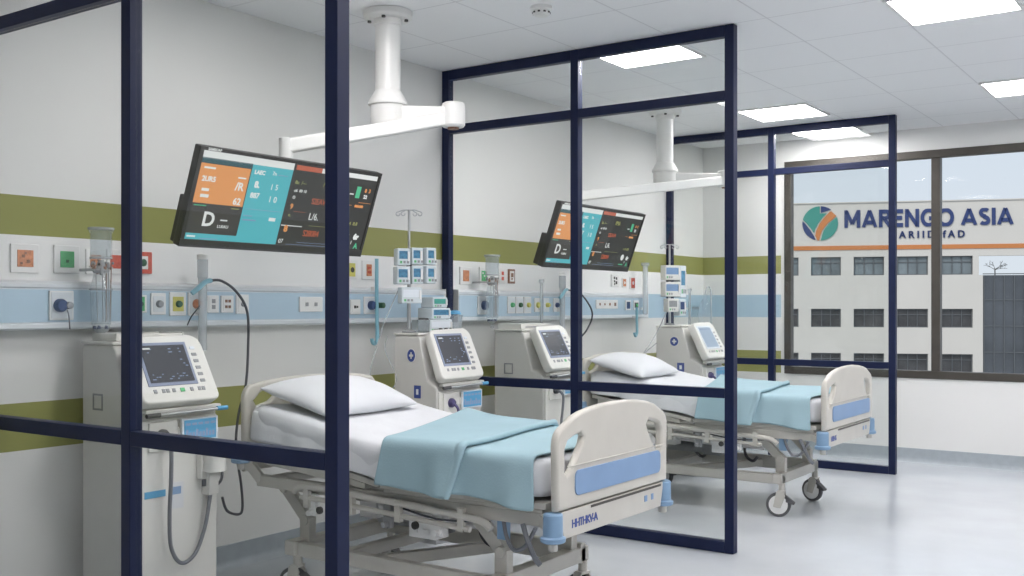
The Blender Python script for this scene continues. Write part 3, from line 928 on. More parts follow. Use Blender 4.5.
    for q in ((-.30, -.292, .86, .93), (-.238, -.23, .86, .93), (-.30, -.23, .922, .93), (-.30, -.23, .86, .868)):
        m.box(-w_ - .002, -w_ + .001, q[0] + .15, q[1] + .15, q[2] + .01, q[3] + .01)
    if not emblem:
        obj('side_hatch_outline', m, 'greyp', t)
    else:
        e = MB().lathe([(.038, -w_ - .002), (.038, -w_ + .001)], (0, -.16, 1.035), axis='X', n=28)
        e.lathe([(.035, -w_ - .0028), (.035, -w_ - .002)], (0, -.16, 1.035), axis='X', n=28, mi=1)
        e.box(-w_ - .0034, -w_ - .0028, -.166, -.154, 1.017, 1.053, 0).box(-w_ - .0034, -w_ - .0028, -.178, -.142, 1.029, 1.041, 0)
        obj('round_emblem', e, ['whitep', 'emblem'], t)
        e = MB().box(-w_ - .002, -w_ + .001, -.245, -.185, .80, .87).box(-w_ - .0028, -w_ - .002, -.225, -.205, .82, .85, 1)
        obj('square_emblem', e, ['emblem', 'labelw'], t)
    if top == 'tray':
        m = MB().box(-.17, .17, -.20, -.03, 1.161, 1.168).box(-.17, -.162, -.20, -.03, 1.168, 1.195).box(.162, .17, -.20, -.03, 1.168, 1.195).box(-.162, .162, -.20, -.192, 1.168, 1.19).box(-.162, .162, -.038, -.03, 1.168, 1.195)
        m.box(-.08, .11, -.15, -.07, 1.168, 1.186)
        obj('top_tray', m, 'machine_w', t, bevel=.003)
    if top == 'raised':
        m = MB().box(-.18, .17, -.20, -.02, 1.161, 1.195).box(-.13, .14, -.203, -.20, 1.170, 1.178, 1)
        obj('raised_lid', m, ['machine_w', 'greyp'], t, bevel=.002)
    return t
machine((.09, 2.795, 0), 'dialysis machine with a looped grey hose at the picture edge', emblem=False, top='tray')
machine((.25, 4.62, 0), 'dialysis machine with a purple hose and dark screen by the first bed', tag=False, hose='purple', depth=.8)
machine((.15, 5.72, 0), 'plain dialysis machine standing just beyond the middle partition', emblem=False, tag=False, top='raised')
machine((.38, 7.58, 0), 'dialysis machine with a pale lit screen beyond the second bed', lit=True, tag=False, hose='purple')

# ------------------------------------------------------------------ drip stands with pumps
def drip(x, y, z0, ztop, label):
    t = empty('drip_stand', (x, y, z0), label=label, cat='drip stand', group='drip stands on the dialysis machines')
    h = ztop - z0
    obj('foot_plate', MB().lathe([(.04, 0), (.04, .008), (.02, .016)], n=24), 'greyp', t)
    obj('pole', MB().cyl((0, 0, .01), (0, 0, h * .55), .011, 14).cyl((0, 0, h * .55), (0, 0, h), .0075, 12), 'steel', t)
    obj('pole_collar', MB().lathe([(.016, h * .54), (.016, h * .58)], n=14), 'rubber', t)
    for s_ in (-1, 1):
        for q in (0, 1):
            d = Vector((cos(.6), sin(.6), 0)) if q == 0 else Vector((cos(.95), sin(.95), 0))
            L = .062 if q == 0 else .034
            P = [d * 0 + Vector((0, 0, h - .004)), d * s_ * L * .5 + Vector((0, 0, h - .002)), d * s_ * L + Vector((0, 0, h - .012))]
            c = P[-1]
            for k in range(1, 8):
                a = pi / 2 - k * 2 * pi / 9
                P.append(c + d * s_ * .011 * cos(a) + Vector((0, 0, -.011 + .011 * sin(a))))
            obj('hook', MB().tube(P, .0028, 8, smooth=3), 'steel', t)
    return t
def pump(x, y, z, w_, h_, label, group, rz=R(60), d=.07, screen='pumpscreen', mat_='pumpbody'):
    t = empty('infusion_pump', (x, y, z), (0, 0, rz), label, 'infusion pump', group)
    obj('pump_body', MB().box(-w_ / 2, w_ / 2, -d / 2, d / 2, 0, h_), mat_, t, bevel=.006, seg=3)
    obj('pump_screen', MB().box(-w_ / 2 + .010, w_ / 2 - .018, -d / 2 - .002, -d / 2, h_ * .38, h_ * .84), screen, t)
    for k in range(3):
        obj('pump_key', MB().box(-w_ / 2 + .014 + .02 * k, -w_ / 2 + .026 + .02 * k, -d / 2 - .003, -d / 2, h_ * .12, h_ * .26), 'greyp' if k else 'led', t)
    obj('pump_latch', MB().box(w_ / 2 - .016, w_ / 2 - .006, -d / 2 - .006, -d / 2, h_ * .25, h_ * .8), 'whitep', t)
    return t
GP = 'infusion pumps clustered on the first drip stand'
DX, DY = .318, 4.470
drip(DX, DY, 1.161, 1.852, 'tall steel drip stand rising behind the first bed')
cs60 = Vector((cos(R(60)), sin(R(60)), 0)); nn = Vector((sin(R(60)), -cos(R(60)), 0))
def onpole(side, fwd, z): 
    p = Vector((DX, DY, z)) + cs60 * side + nn * fwd
    return p.x, p.y, z
for k, (sd, fw, z, w_, h_, lab) in enumerate((
        (-.058, .048, 1.535, .076, .095, 'infusion pump at the top left of the cluster on the drip stand'),
        (.020, .048, 1.540, .066, .095, 'infusion pump at the top middle of the cluster on the drip stand'),
        (-.060, .048, 1.430, .080, .100, 'infusion pump at the lower left of the cluster on the drip stand'),
        (.022, .048, 1.433, .068, .102, 'infusion pump at the lower middle of the cluster on the drip stand'))):
    x, y, z = onpole(sd, fw, z)
    pump(x, y, z, w_, h_, lab, GP)
for z, hh, lab in ((1.436, .10, 'infusion pump at the lower right of the cluster on the drip stand'), (1.542, .095, 'infusion pump at the top right of the cluster on the drip stand')):
    x, y, z = onpole(.099, .038, z)
    pump(x, y, z, .066, hh, lab, GP, rz=R(75))
GM = 'small devices stacked on the dialysis machine below the drip stand'
x, y, z = onpole(-.015, .055, 1.325)
pump(x, y, z, .12, .09, 'small clear-fronted device clamped under the pump cluster', GM, screen='labelw')
pump(.345, 4.66, 1.30, .12, .06, 'small white device with a green screen, highest beside the drip pole', GM, rz=R(85), d=.10, screen='sign_teal')
pump(.345, 4.66, 1.235, .15, .063, 'white device with a blue screen under the green-screened one', GM, rz=R(85), d=.12)
pump(.345, 4.64, 1.162, .20, .071, 'wide white device lying on the dialysis machine top', GM, rz=R(90), d=.14, screen='labelw')
t = empty('specimen_cup', (.40, 4.785, 1.162), label='clear cup with a blue lid on the machine under the drip stand', cat='cup')
obj('cup_wall', MB().lathe([(.036, 0), (.045, .09), (.048, .095), (.042, .095), (.036, .01)], n=24), 'clear', t)
obj('cup_lid', MB().lathe([(.036, .10), (.030, .118), (.004, .125)], n=20), 'label', t)
t = empty('specimen_cup', (.395, 4.505, 1.162), label='clear cup with dark caps at the drip pole foot', cat='cup')
obj('cup_wall', MB().lathe([(.032, 0), (.038, .07), (.034, .07), (.030, .01)], n=24), 'clear', t)
obj('cup_lid', MB().lathe([(.03, .071), (.028, .08), (.004, .082)], n=20), 'darkp', t)
for dy, rr, nmn in ((-.05, .013, 'left'), (0, .013, 'middle'), (.042, .008, 'small')):
    t = empty('bottle_cap', (.45, 4.67 + dy, 1.1605), label={'left': 'black round knob on the machine top, nearer the first bed', 'middle': 'black round knob in the middle of the machine top', 'small': 'tiny black knob on the machine top beside the clear cup'}[nmn], cat='knob', group='black knobs along the machine top')
    t.location = (.437, 4.655 + dy, 1.161)
    obj('knob_cap', MB().lathe([(rr, 0), (rr * 1.1, .012), (rr * .8, .022), (.001, .024)], n=16), 'darkp', t)
# thin lines hanging from the pumps
m = MB().tube([(.30, 4.40, 1.40), (.26, 4.33, 1.22), (.24, 4.26, 1.02), (.22, 4.26, .92), (.24, 4.34, .82), (.30, 4.385, .90), (.22, 4.38, 1.06), (.23, 4.39, 1.14)], .0028, 8)
props(obj('infusion_line', m, 'frost'), 'thin clear infusion line looping beside the dialysis machine', 'tube')
GP2 = 'infusion pumps on the second drip stand'
drip(.46, 7.46, 1.161, 1.80, 'steel drip stand rising beyond the second bed')
c2 = Vector((.46, 7.46, 0))
for sd, fw, z, h_, lab, sc_ in ((-.03, .055, 1.515, .115, 'upper pump with a blue screen on the second drip stand', 'pblue'),
                          (-.03, .055, 1.385, .115, 'middle pump with a blue screen on the second drip stand', 'pblue'),
                          (-.02, .050, 1.265, .105, 'lowest pump with a grey screen on the second drip stand', 'greyp')):
    p = c2 + cs60 * sd + nn * fw
    pump(p.x, p.y, z, .14 if h_ > .11 else .10, h_, lab, GP2, screen=sc_, mat_='machine_w')
p = c2 + cs60 * .085 + nn * .02
pump(p.x, p.y, 1.38, .07, .25, 'tall narrow pump column at the right of the second drip stand', GP2, rz=R(75), mat_='railwhite')
p = c2 + cs60 * .075 + nn * .03
pump(p.x, p.y, 1.235, .07, .13, 'small dark-screened device below the narrow pump column', GP2, rz=R(70), screen='plug')
m = MB().tube([(.50, 7.33, 1.27), (.44, 7.27, 1.1), (.36, 7.22, .95), (.30, 7.2, .88), (.34, 7.28, .95), (.40, 7.355, 1.02)], .004, 8)
props(obj('infusion_line', m, 'frost'), 'thin clear infusion line beside the machine with the lit screen', 'tube')

# ------------------------------------------------------------------ beds
def castor(parent, x, y, yaw):
    c = empty('castor', (x, y, 0))
    c.rotation_euler = (0, 0, yaw)
    c.parent = parent
    r = .075
    obj('tyre', MB().lathe([(r - .02, -.014), (r - .004, -.014), (r, -.009), (r, .009), (r - .004, .014), (r - .02, .014)], (0, 0, r), axis='Y', n=32), 'rubber', c)
    obj('wheel_disc', MB().lathe([(.001, -.019), (.035, -.019), (.058, -.016), (.058, .016), (.035, .019), (.001, .019)], (0, 0, r), axis='Y', n=32), 'whitep', c)
    m = MB()
    for s_ in (-1, 1):
        m.prism([(-.03, r - .012), (.015, r - .02), (.045, r + .06), (.03, r + .09), (-.01, r + .085)], s_ * .021, s_ * .027, plane='XZ')
    m.box(.0, .04, -.027, .027, r + .078, r + .09)
    m.lathe([(.02, r + .085), (.02, .21)], (.02, 0, 0), n=16)
    obj('fork', m, 'bedmetal', c, bevel=.002)
    obj('brake_pedal', MB().prism([(.045, r + .02), (.095, r + .005), (.10, r + .018), (.05, r + .055)], -.02, .02, plane='XZ'), 'rubber', c, bevel=.003)
    return c

def mat_z(x, head=-.77, knee=-.02, rise=.125):
    if x >= knee + .1: return 0.0
    if x <= knee - .1:
        return (knee - x) * rise / (knee - head)
    t = (knee + .1 - x) / .2
    s = rise / (knee - head)
    return s * .2 * t * t * .5

def bed(loc, W, label, letters):
    t = empty('hospital_bed', loc, label=label, cat='hospital bed', group='hospital beds with blue footboard panels')
    hw = W / 2
    oy = -.045
    b = MB()
    for y in (-.30, .30):
        b.box(-.60, .56, oy + y - .022, oy + y + .022, .20, .262 if y < 0 else .285)
    b.box(.50, .56, oy - .345, oy + .345, .205, .27)
    b.box(-.60, -.54, oy - .345, oy + .345, .205, .27)
    b.beam((-.10, oy - .28, .235), (.18, oy + .28, .235), .045, .05)
    b.box(-.30, -.25, oy - .28, oy + .28, .21, .26)
    obj('base_frame', b, 'bedmetal', t, bevel=.006)
    for x in (-.57, .53):
        for y in (-.315, .315):
            castor(t, x, oy + y, R(12) if y < 0 else R(-15))
    for x, s_ in ((.52, 1), (-.56, -1)):
        for y in (-.24, .24):
            l = MB()
            l.beam((x, oy + y, .25), (x, oy + y, .36), .045, .06, up=(1, 0, 0))
            l.beam((x, oy + y, .35), (x - .14, oy + y, .485), .035, .055)
            l.cyl((x, oy + y - .03, .35), (x, oy + y + .03, .35), .024, 14)
            l.cyl((x - .135, oy + y - .03, .48), (x - .135, oy + y + .03, .48), .022, 14)
            obj('lift_arm', l, 'bedmetal', t, bevel=.003)
    # deck chassis
    d = MB()
    for y in (-hw + .055, hw - .055):
        d.box(-.77, .80, y - .02, y + .02, .495, .545)
    for x in (-.74, -.35, .02, .36, .70):
        d.box(x, x + .05, -hw + .075, hw - .075, .50, .54)
    obj('chassis', d, 'bedmetal', t, bevel=.004)
    dk = MB()
    dk.box(-.01, .80, -hw + .02, hw - .02, .562, .588)
    dk.box(-.0, .78, -hw + .03, -hw + .10, .545, .562).box(-.0, .78, hw - .10, hw - .03, .545, .562)
    obj('deck_panel', dk, 'bedmetal', t, bevel=.005)
    dk = MB()
    zz = .125
    dk.prism([(-.015, .562), (-.015, .588), (-.76, .588 + zz - .006), (-.76, .562 + zz - .006)], -hw + .02, hw - .02, plane='XZ')
    dk.prism([(-.10, .547), (-.10, .572), (-.72, .572 + zz - .02), (-.72, .60)], -hw + .03, -hw + .06, plane='XZ')
    dk.prism([(-.10, .547), (-.10, .572), (-.72, .572 + zz - .02), (-.72, .60)], hw - .06, hw - .03, plane='XZ')
    obj('backrest_panel', dk, 'bedmetal', t, bevel=.004)
    # side rails folded down below the deck
    for s_ in (-1, 1):
        y = s_ * (hw - .012)
        r = MB()
        r.tube([(-.50, y, .50), (-.46, y, .525), (-.3, y, .53), (.1, y, .515), (.42, y, .50), (.52, y, .49), (.56, y, .465)], .015, 12)
        r.tube([(-.46, y, .48), (-.3, y, .48), (.1, y, .465), (.46, y, .452)], .011, 10)
        for x in (-.42, -.16, .10, .42):
            r.box(x - .014, x + .014, y - .012, y + .012, .44, .53)
        obj('side_rail', r, 'bedmetal', t)
        for x in (-.40, .03, .30):
            obj('rail_clamp', MB().box(x - .02, x + .02, y - .018 * s_ - .012, y - .018 * s_ + .012, .405, .50).cyl((x, y - .02, .42), (x, y + .02, .42), .012, 10), 'whitep' if x != .03 else 'greyp', t, bevel=.003)
        for x, k in ((-.33, 'darkp'), (.20, 'darkp')):
            obj('rail_knob', MB().cyl((x, y - .01, .44), (x, y + s_ * .022, .44), .016, 14), k, t)
    # actuator, control box, cables under the deck
    a = MB().cyl((-.30, -.10, .42), (.12, -.10, .39), .028, 16).cyl((.12, -.10, .39), (.34, -.10, .38), .014, 12)
    a.box(-.38, -.28, -.14, -.06, .36, .48)
    obj('actuator', a, 'whitep', t, bevel=.003)
    obj('control_box', MB().box(.10, .24, -hw + .075, -hw + .16, .37, .495).box(.125, .15, -hw + .068, -hw + .075, .39, .41).box(.18, .21, -hw + .068, -hw + .075, .39, .41).box(.12, .22, -hw + .07, -hw + .075, .455, .475), 'whitep', t, bevel=.005)
    obj('lift_motor', MB().cyl((-.42, .05, .33), (-.10, .05, .33), .035, 18).box(-.14, -.02, .0, .10, .29, .38), 'greyp', t, bevel=.003)
    obj('blue_clip', MB().box(.555, .60, -hw + .055, -hw + .085, .42, .50), 'blue', t, bevel=.004)
    m = MB().tube([(.59, -hw + .05, .50), (.62, -hw + .03, .44), (.66, -hw + .02, .40), (.71, -hw + .02, .42), (.75, -hw + .03, .49)], .008)
    m.tube([(.70, -hw + .02, .50), (.73, -hw + .005, .45), (.765, -hw, .39), (.79, -hw, .365)], .010)
    obj('power_cable', m, 'hose', t)
    m = MB().tube([(.05, -hw + .03, .50), (.30, -hw + .01, .475), (.55, -hw + .02, .49)], .004)
    obj('control_cable', m, 'cable', t)
    for x in (-.25, .12):
        m = MB().tube([(x, .1, .49), (x, .1, .33), (x + .02, .1, .28), (x + .06, .1, .26), (x + .09, .1, .29)], .010)
        obj('hanging_hook', m, 'rubber', t)
    # end boards: drawn in (y, z), thickness along x
    YZ = lambda x: Matrix(((0, 0, 1, x), (1, 0, 0, 0), (0, 1, 0, 0), (0, 0, 0, 1)))
    def board(zb, zc, zp, cut_z, head=False):
        P = [(-hw, zb), (hw, zb)]
        P += [(hw + .004, zc - .10)] + [(hw - .055 + .06 * cos(R(a)), zc - .06 + .07 * sin(R(a))) for a in (0, 20, 40, 60, 75)]
        n = 12
        P += [((hw - .06) * cos(pi * i / n), zc + (zp - zc) * sin(pi * i / n) ** .9) for i in range(1, n)]
        P += [(-hw + .055 - .06 * cos(R(a)), zc - .06 + .07 * sin(R(a))) for a in (75, 60, 40, 20, 0)] + [(-hw - .004, zc - .10)]
        holes = []
        for s_ in (-1, 1):
            y = s_ * (hw - .05)
            yi = s_ * (hw - .185)
            q = [(y, cut_z + .015), (y, zc - .075), (y - s_ * .02, zc - .045), (y - s_ * .06, zc - .032), (yi + s_ * .02, zc - .022), (yi, zc - .038), (yi + s_ * .01, zc - .065), (y - s_ * .045, cut_z + .01), (y - s_ * .015, cut_z)]
            if head:
                q = [(y, cut_z + .03), (y - s_ * .01, zc - .06), (y - s_ * .045, zc - .03), (y - s_ * .10, zc - .018), (y - s_ * .135, zc - .022), (y - s_ * .135, zc - .05), (y - s_ * .10, zc - .075), (y - s_ * .06, cut_z + .01), (y - s_ * .02, cut_z)]
            holes.append(q if s_ < 0 else q[::-1])
        return curve_mesh([P] + holes, .006, .011)
    me = board(.565, .86, .935, .69)
    fb = obj('footboard', MB().mesh_data(me, 0, YZ(.85)), 'cream', t)
    pm = curve_mesh([rrect(-hw + .115, hw - .07, .608, .702, .024)], .002, .002)
    obj('blue_inset', MB().mesh_data(pm, 0, YZ(.85 + .018)), 'pblue', fb)
    obj('inset_rib', MB().box(.866, .871, -hw + .06, hw - .03, .718, .724), 'cream', fb, bevel=.002)
    lp = MB().prism([(-hw + .05, .458), (hw - .05, .458), (hw - .02, .56), (-hw + .02, .56)], .836, .862)
    lw = obj('lower_plate', lp, 'bedmetal', t, bevel=.004)
    obj('plate_slot', MB().box(.8615, .8635, -hw + .24, hw - .05, .545, .555), 'bronze', lw)
    tm = text_mesh(letters, .043, .0008, .0010, space=.82)
    obj('lettering', MB().mesh_data(tm, 0, Matrix.Translation((.8632, -hw + .10, .492)) @ Matrix(((0, 0, 1, 0), (1, 0, 0, 0), (0, 1, 0, 0), (0, 0, 0, 1)))), 'emblem', lw, smooth=False, recalc=False)
    obj('plate_lettering', MB().box(.8625, .864, hw - .20, hw - .175, .50, .525).box(.8625, .864, hw - .14, hw - .12, .50, .525), 'pblue', lw)
    me = board(.56, .945, .978, .85, True)
    obj('headboard', MB().mesh_data(me, 0, YZ(-.82)), 'cream', t)
    for x, s_, z in ((.845, -1, .455), (.845, 1, .455), (-.83, -1, .60), (-.83, 1, .60)):
        y = s_ * (hw + .0)
        m = MB().lathe([(.040, 0), (.046, .004), (.047, .018), (.037, .024), (.036, .10 if x > 0 else .05), (.032, .105 if x > 0 else .055)], (x, y, z), n=24)
        obj('corner_bumper', m, 'blue', t)
        m = MB().cyl((x, y, z - .03), (x, y, z), .018, 12)
        m.beam((x - .01, y, z + .05), (x - (.08 if x > 0 else -.08), y - s_ * .05, .52), .03, .04)
        obj('bumper_stem', m, 'bedmetal', t)
    return t
B1 = (1.27, 3.60, 0)
B2 = (1.27, 6.62, 0)
bed(B1, .872, 'cream hospital bed between the closest and the middle partitions', 'HHTHKV-A')
bed(B2, .95, 'cream hospital bed beyond the middle partition, near the window', 'HBH-S')

def wav(x, y, s=1.0):
    return s * (sin(x * 9.1 + y * 3.7) + sin(x * 4.3 - y * 7.9 + 1.3) + .6 * sin(x * 17 + y * 13 + .7))

def mattress(B, W, label):
    hw = W / 2 - .03
    t = empty('mattress', (B[0], B[1], .589), label=label, cat='mattress', group='mattresses under white sheets')
    m = MB()
    rows = []
    n = 34
    xs_ = [-.785 + 1.60 * i / n for i in range(n + 1)]
    th = .158
    for i, x in enumerate(xs_):
        e = min(i, n - i)
        inset = .03 if e == 0 else (.008 if e == 1 else 0)
        z = mat_z(x)
        hh = hw - inset
        c = .035
        loop = []
        NS = 22
        for k in range(NS + 1):
            y = hh - c - (2 * hh - 2 * c) * k / NS
            loop.append((y, th - inset * .6 + .0025 * wav(x, y)))
        loop += [(-hh + .01, th - .012 - inset * .5), (-hh, th - c - inset * .3 + .002 * wav(x * 3, 1)), (-hh - .003 + .003 * sin(x * 31), th * .5), (-hh + .0, .03), (-hh + .012, .002)]
        loop += [(hh - .012, .002), (hh, .03), (hh + .003, th * .5), (hh, th - c - inset * .3), (hh - .01, th - .012 - inset * .5)]
        rows.append([(x, y, z + zz) for y, zz in loop])
    for r in rows: r.append(r[0])
    m.grid(rows)
    nr = len(rows[0]) - 1
    m.add([*rows[0][:nr]], [tuple(range(nr))[::-1]])
    m.add([*rows[-1][:nr]], [tuple(range(nr))])
    o = obj('sheet_covered_mattress', m, 'sheet', t, sub=1)
    wd = o.modifiers.new('weld', 'WELD'); wd.merge_threshold = .0005
    o.modifiers.move(1, 0)
    # the loose edge of the sheet hanging over the deck at the head half
    rows = []
    for i in range(26):
        x = -.77 + .84 * i / 25
        z = mat_z(x)
        sw = .006 * sin(x * 26) + .004 * sin(x * 61 + 1)
        rows.append([(x, -hw + .014 - a * .034 - sw * (k / 5), z + th - .03 - k * (.024 + .002 * sin(x * 14))) for k, a in enumerate((0, .3, .5, .6, .7, .8))])
    s = obj('sheet_edge', MB().grid(rows), 'sheet', t, sub=1, recalc=False)
    q = s.modifiers.new('solid', 'SOLIDIFY'); q.thickness = .003; q.offset = -1
    return t
mattress(B1, .93, 'mattress under a white sheet on the first bed')
mattress(B2, .97, 'mattress under a white sheet on the second bed')

def pillow(B, label, ang, dy=0.0, dx=0.0):
    x0 = -.56 + dx
    t = empty('pillow', (B[0] + x0, B[1] + dy, .589 + .158 + mat_z(x0) + .050), (0, R(14.5), ang), label, 'pillow', 'white pillows')
    m = MB()
    A, Bb, Hh = .215, .345, .068
    rows_t, rows_b = [], []
    n1, n2 = 16, 24
    for sgn, rows in ((1, rows_t), (-1, rows_b)):
        for i in range(n1 + 1):
            u = -1 + 2 * i / n1
            r = []
            for j in range(n2 + 1):
                v = -1 + 2 * j / n2
                px = A * u * (1 - .10 * (1 - v * v) ** 1) if False else A * u * (1 - .07 * cos(v * pi / 2))
                py = Bb * v * (1 - .07 * cos(u * pi / 2))
                k = (max(0, 1 - abs(u) ** 2.2) * max(0, 1 - abs(v) ** 2.4)) ** .5
                hgt = Hh * k * (1.25 if sgn > 0 else .72)
                hgt += .0035 * wav(px * 2.2, py * 1.6) * k
                r.append((px, py, sgn * hgt))
            rows.append(r)
    m.grid(rows_t); m.grid(rows_b)
    o = obj('pillow_case', m, 'sheet', t, sub=1)
    wd = o.modifiers.new('weld', 'WELD'); wd.merge_threshold = .0005
    o.modifiers.move(1, 0)
    return t
pillow(B1, 'plump white pillow on the raised head of the first bed', R(4), dx=.0, dy=-.07)
pillow(B2, 'plump white pillow on the raised head of the second bed', R(4), dx=-.02, dy=-.16)

def blanket(B, W, label):
    hw = W / 2 + .0
    t = empty('blanket', (B[0], B[1], .589), label=label, cat='blanket', group='aqua blankets folded over the foot of the beds')
    top = .158
    def path(v, hem, lift, x):
        """v 0..1 from the near hem, over the mattress, to the far hem"""
        yn = hw - .022 + lift
        r = .03
        hang_n, hang_f = top + lift - r - hem, .13
        segs = [hang_n, r * pi / 2, 2 * (yn - r), r * pi / 2, hang_f]
        Lt = sum(segs); s = v * Lt
        zt = top + .006 + lift
        if s < segs[0]:
            return -yn - .012 * (1 - s / segs[0]), zt - r - (segs[0] - s), 1 - s / segs[0]
        s -= segs[0]
        if s < segs[1]:
            a = s / r
            return -yn + r - r * cos(a), zt - r + r * sin(a), 0
        s -= segs[1]
        if s < segs[2]:
            return -yn + r + s, zt, 0
        s -= segs[2]
        if s < segs[3]:
            a = s / r
            return yn - r + r * sin(a), zt - r + r * cos(a), 0
        s -= segs[3]
        return yn + .01 * s / segs[4], zt - r - s, s / segs[4]
    NV, NU = 54, 30
    m = MB()
    def layer(xl_n, xl_f, xr_n, xr_f, hem_l, hem_r, lift, roll):
        rows = []
        for j in range(NV + 1):
            v = j / NV
            row = []
            for i in range(NU + 1):
                u = i / NU
                hem = hem_l + (hem_r - hem_l) * u
                y, z, hang = path(v, hem, lift, u)
                k = (y + hw) / (2 * hw)
                sk = k ** 1.15 if k > 0 else 0
                xl = xl_n + (xl_f - xl_n) * sk - .02 * hang * (v < .5)
                xr = xr_n + (xr_f - xr_n) * sk - .05 * hang * (v < .5) * (1 if roll else -.1)
                x = xl + (xr - xl) * u
                z += mat_z(x) * 1.0
                if hang:
                    y += (-1 if v < .5 else 1) * hang * .012 * (sin(x * 21) + .6 * sin(x * 37 + 1))
                    z += .004 * sin(x * 15) * hang
                else:
                    z += .0028 * max(0, 1 + wav(x, y) * .6)
                row.append((x, y, z))
            if roll:
                # rolled fold edge: bulge then tuck under
                x, y, z = row[-1]
                y0, z0, _ = path(v, hem_r, lift, 1)
                yb, zb, _ = path(v, hem_r, lift - .016, 1)
                ox, oz = yb - y0, zb - z0
                if v < .12: ox = .016; oz = .0
                Rr = .016
                bul = .010
                row[-1] = (x, y - ox * .5, z - oz * .5 + 0)
                row.append((x + .012, y - ox * .35, z - oz * .35))
                row.append((x + .018, y + ox * .2, z + oz * .2))
                row.append((x + .012, y + ox * .8, z + oz * .8))
                row.append((x - .02, y + ox * .95, z + oz * .95))
                row.append((x - .08, y + ox * .95, z + oz * .95))
            rows.append(row)
        m.grid(rows)
    layer(.20, .18, .765, .75, .01, -.032, .0045, False)
    layer(.05, -.22, .44, .28, -.005, -.02, .026, True)
    o = obj('blanket_cloth', m, 'blanket', t, sub=1, recalc=False)
    q = o.modifiers.new('solid', 'SOLIDIFY'); q.thickness = .006; q.offset = 0
    return t
blanket(B1, .93, 'pale aqua blanket folded over the foot half of the first bed')
blanket(B2, .97, 'pale aqua blanket folded over the foot half of the second bed')

# ------------------------------------------------------------------ outside: the building across the way
struct('ground', MB().box(-90, 60, 12, 130, -10.2, -10), 'ground')
bt = empty('clinic_building', (-16.769, 58.563, -10), (0, 0, R(21.876)), 'white clinic building with rows of dark windows beyond the window', 'building')
Z0 = 10.0
wins = []
for k in range(-3, 4):
    for z in (3.09, .13, -2.40):
        wins.append((.89 + 2.34 * k, .89 + 2.34 * k + 1.65, z + Z0, z + 1.05 + Z0))
holes = wins + [(9.87, 16.5, 3.06 + Z0, 4.13 + Z0), (10.08, 16.5, -6 + Z0, 3.06 + Z0)]
m = MB()
holed(m, -12, 22, 0, 7.21 + Z0, holes, lambda q, a, b, c, d: q.box(a, b, 0, .35, c, d))
m.box(-12, 22, .36, .5, 0, 3.0 + Z0)
m.box(-12, 9.8, .36, 12, 3.05 + Z0, 6.9 + Z0).box(9.8, 22, 2.5, 12, 0, 3.0 + Z0)
obj('building_wall', m, 'facade', bt, smooth=False)
for i, (a, b, c, d) in enumerate(wins):
    f = MB()
    e = .05
    f.box(a, b, .16, .22, c, c + e).box(a, b, .16, .22, d - e, d).box(a, a + e, .16, .22, c + e, d - e).box(b - e, b, .16, .22, c + e, d - e)
    f.box(a + e, b - e, .17, .21, c + .70, c + .74)
    for q in (.36, .66):
        f.box(a + 1.65 * q - .02, a + 1.65 * q + .02, .165, .215, c + e, d - e)
    wo_ = obj('window', f, 'bframe', bt, smooth=False)
    obj('pane', MB().box(a + .01, b - .01, .23, .25, c + .01, d - .01), 'bglass' if c > 12 else 'bglass_d', wo_, smooth=False)
obj('curtain_wall', MB().box(10.09, 16.49, .12, .2, -5.99 + Z0, 3.05 + Z0), 'curtainglass', bt, smooth=False)
f = MB()
for k in range(12):
    x = 10.12 + .52 * k
    f.box(x, x + .05, .06, .119, -5.99 + Z0, 3.05 + Z0)
for k in range(7):
    z = -5.6 + 1.45 * k + Z0
    f.box(10.09, 16.49, .08, .119, z, z + .05)
obj('curtain_wall_mullions', f, 'bframe', bt, smooth=False)
obj('orange_band', MB().box(-12, 22, -.05, -.005, 4.54 + Z0, 4.78 + Z0), 'sign_orange', bt, smooth=False)
obj('parapet_coping', MB().box(-12.1, 22.1, -.08, .45, 7.21 + Z0, 7.27 + Z0), 'facade', bt, smooth=False)

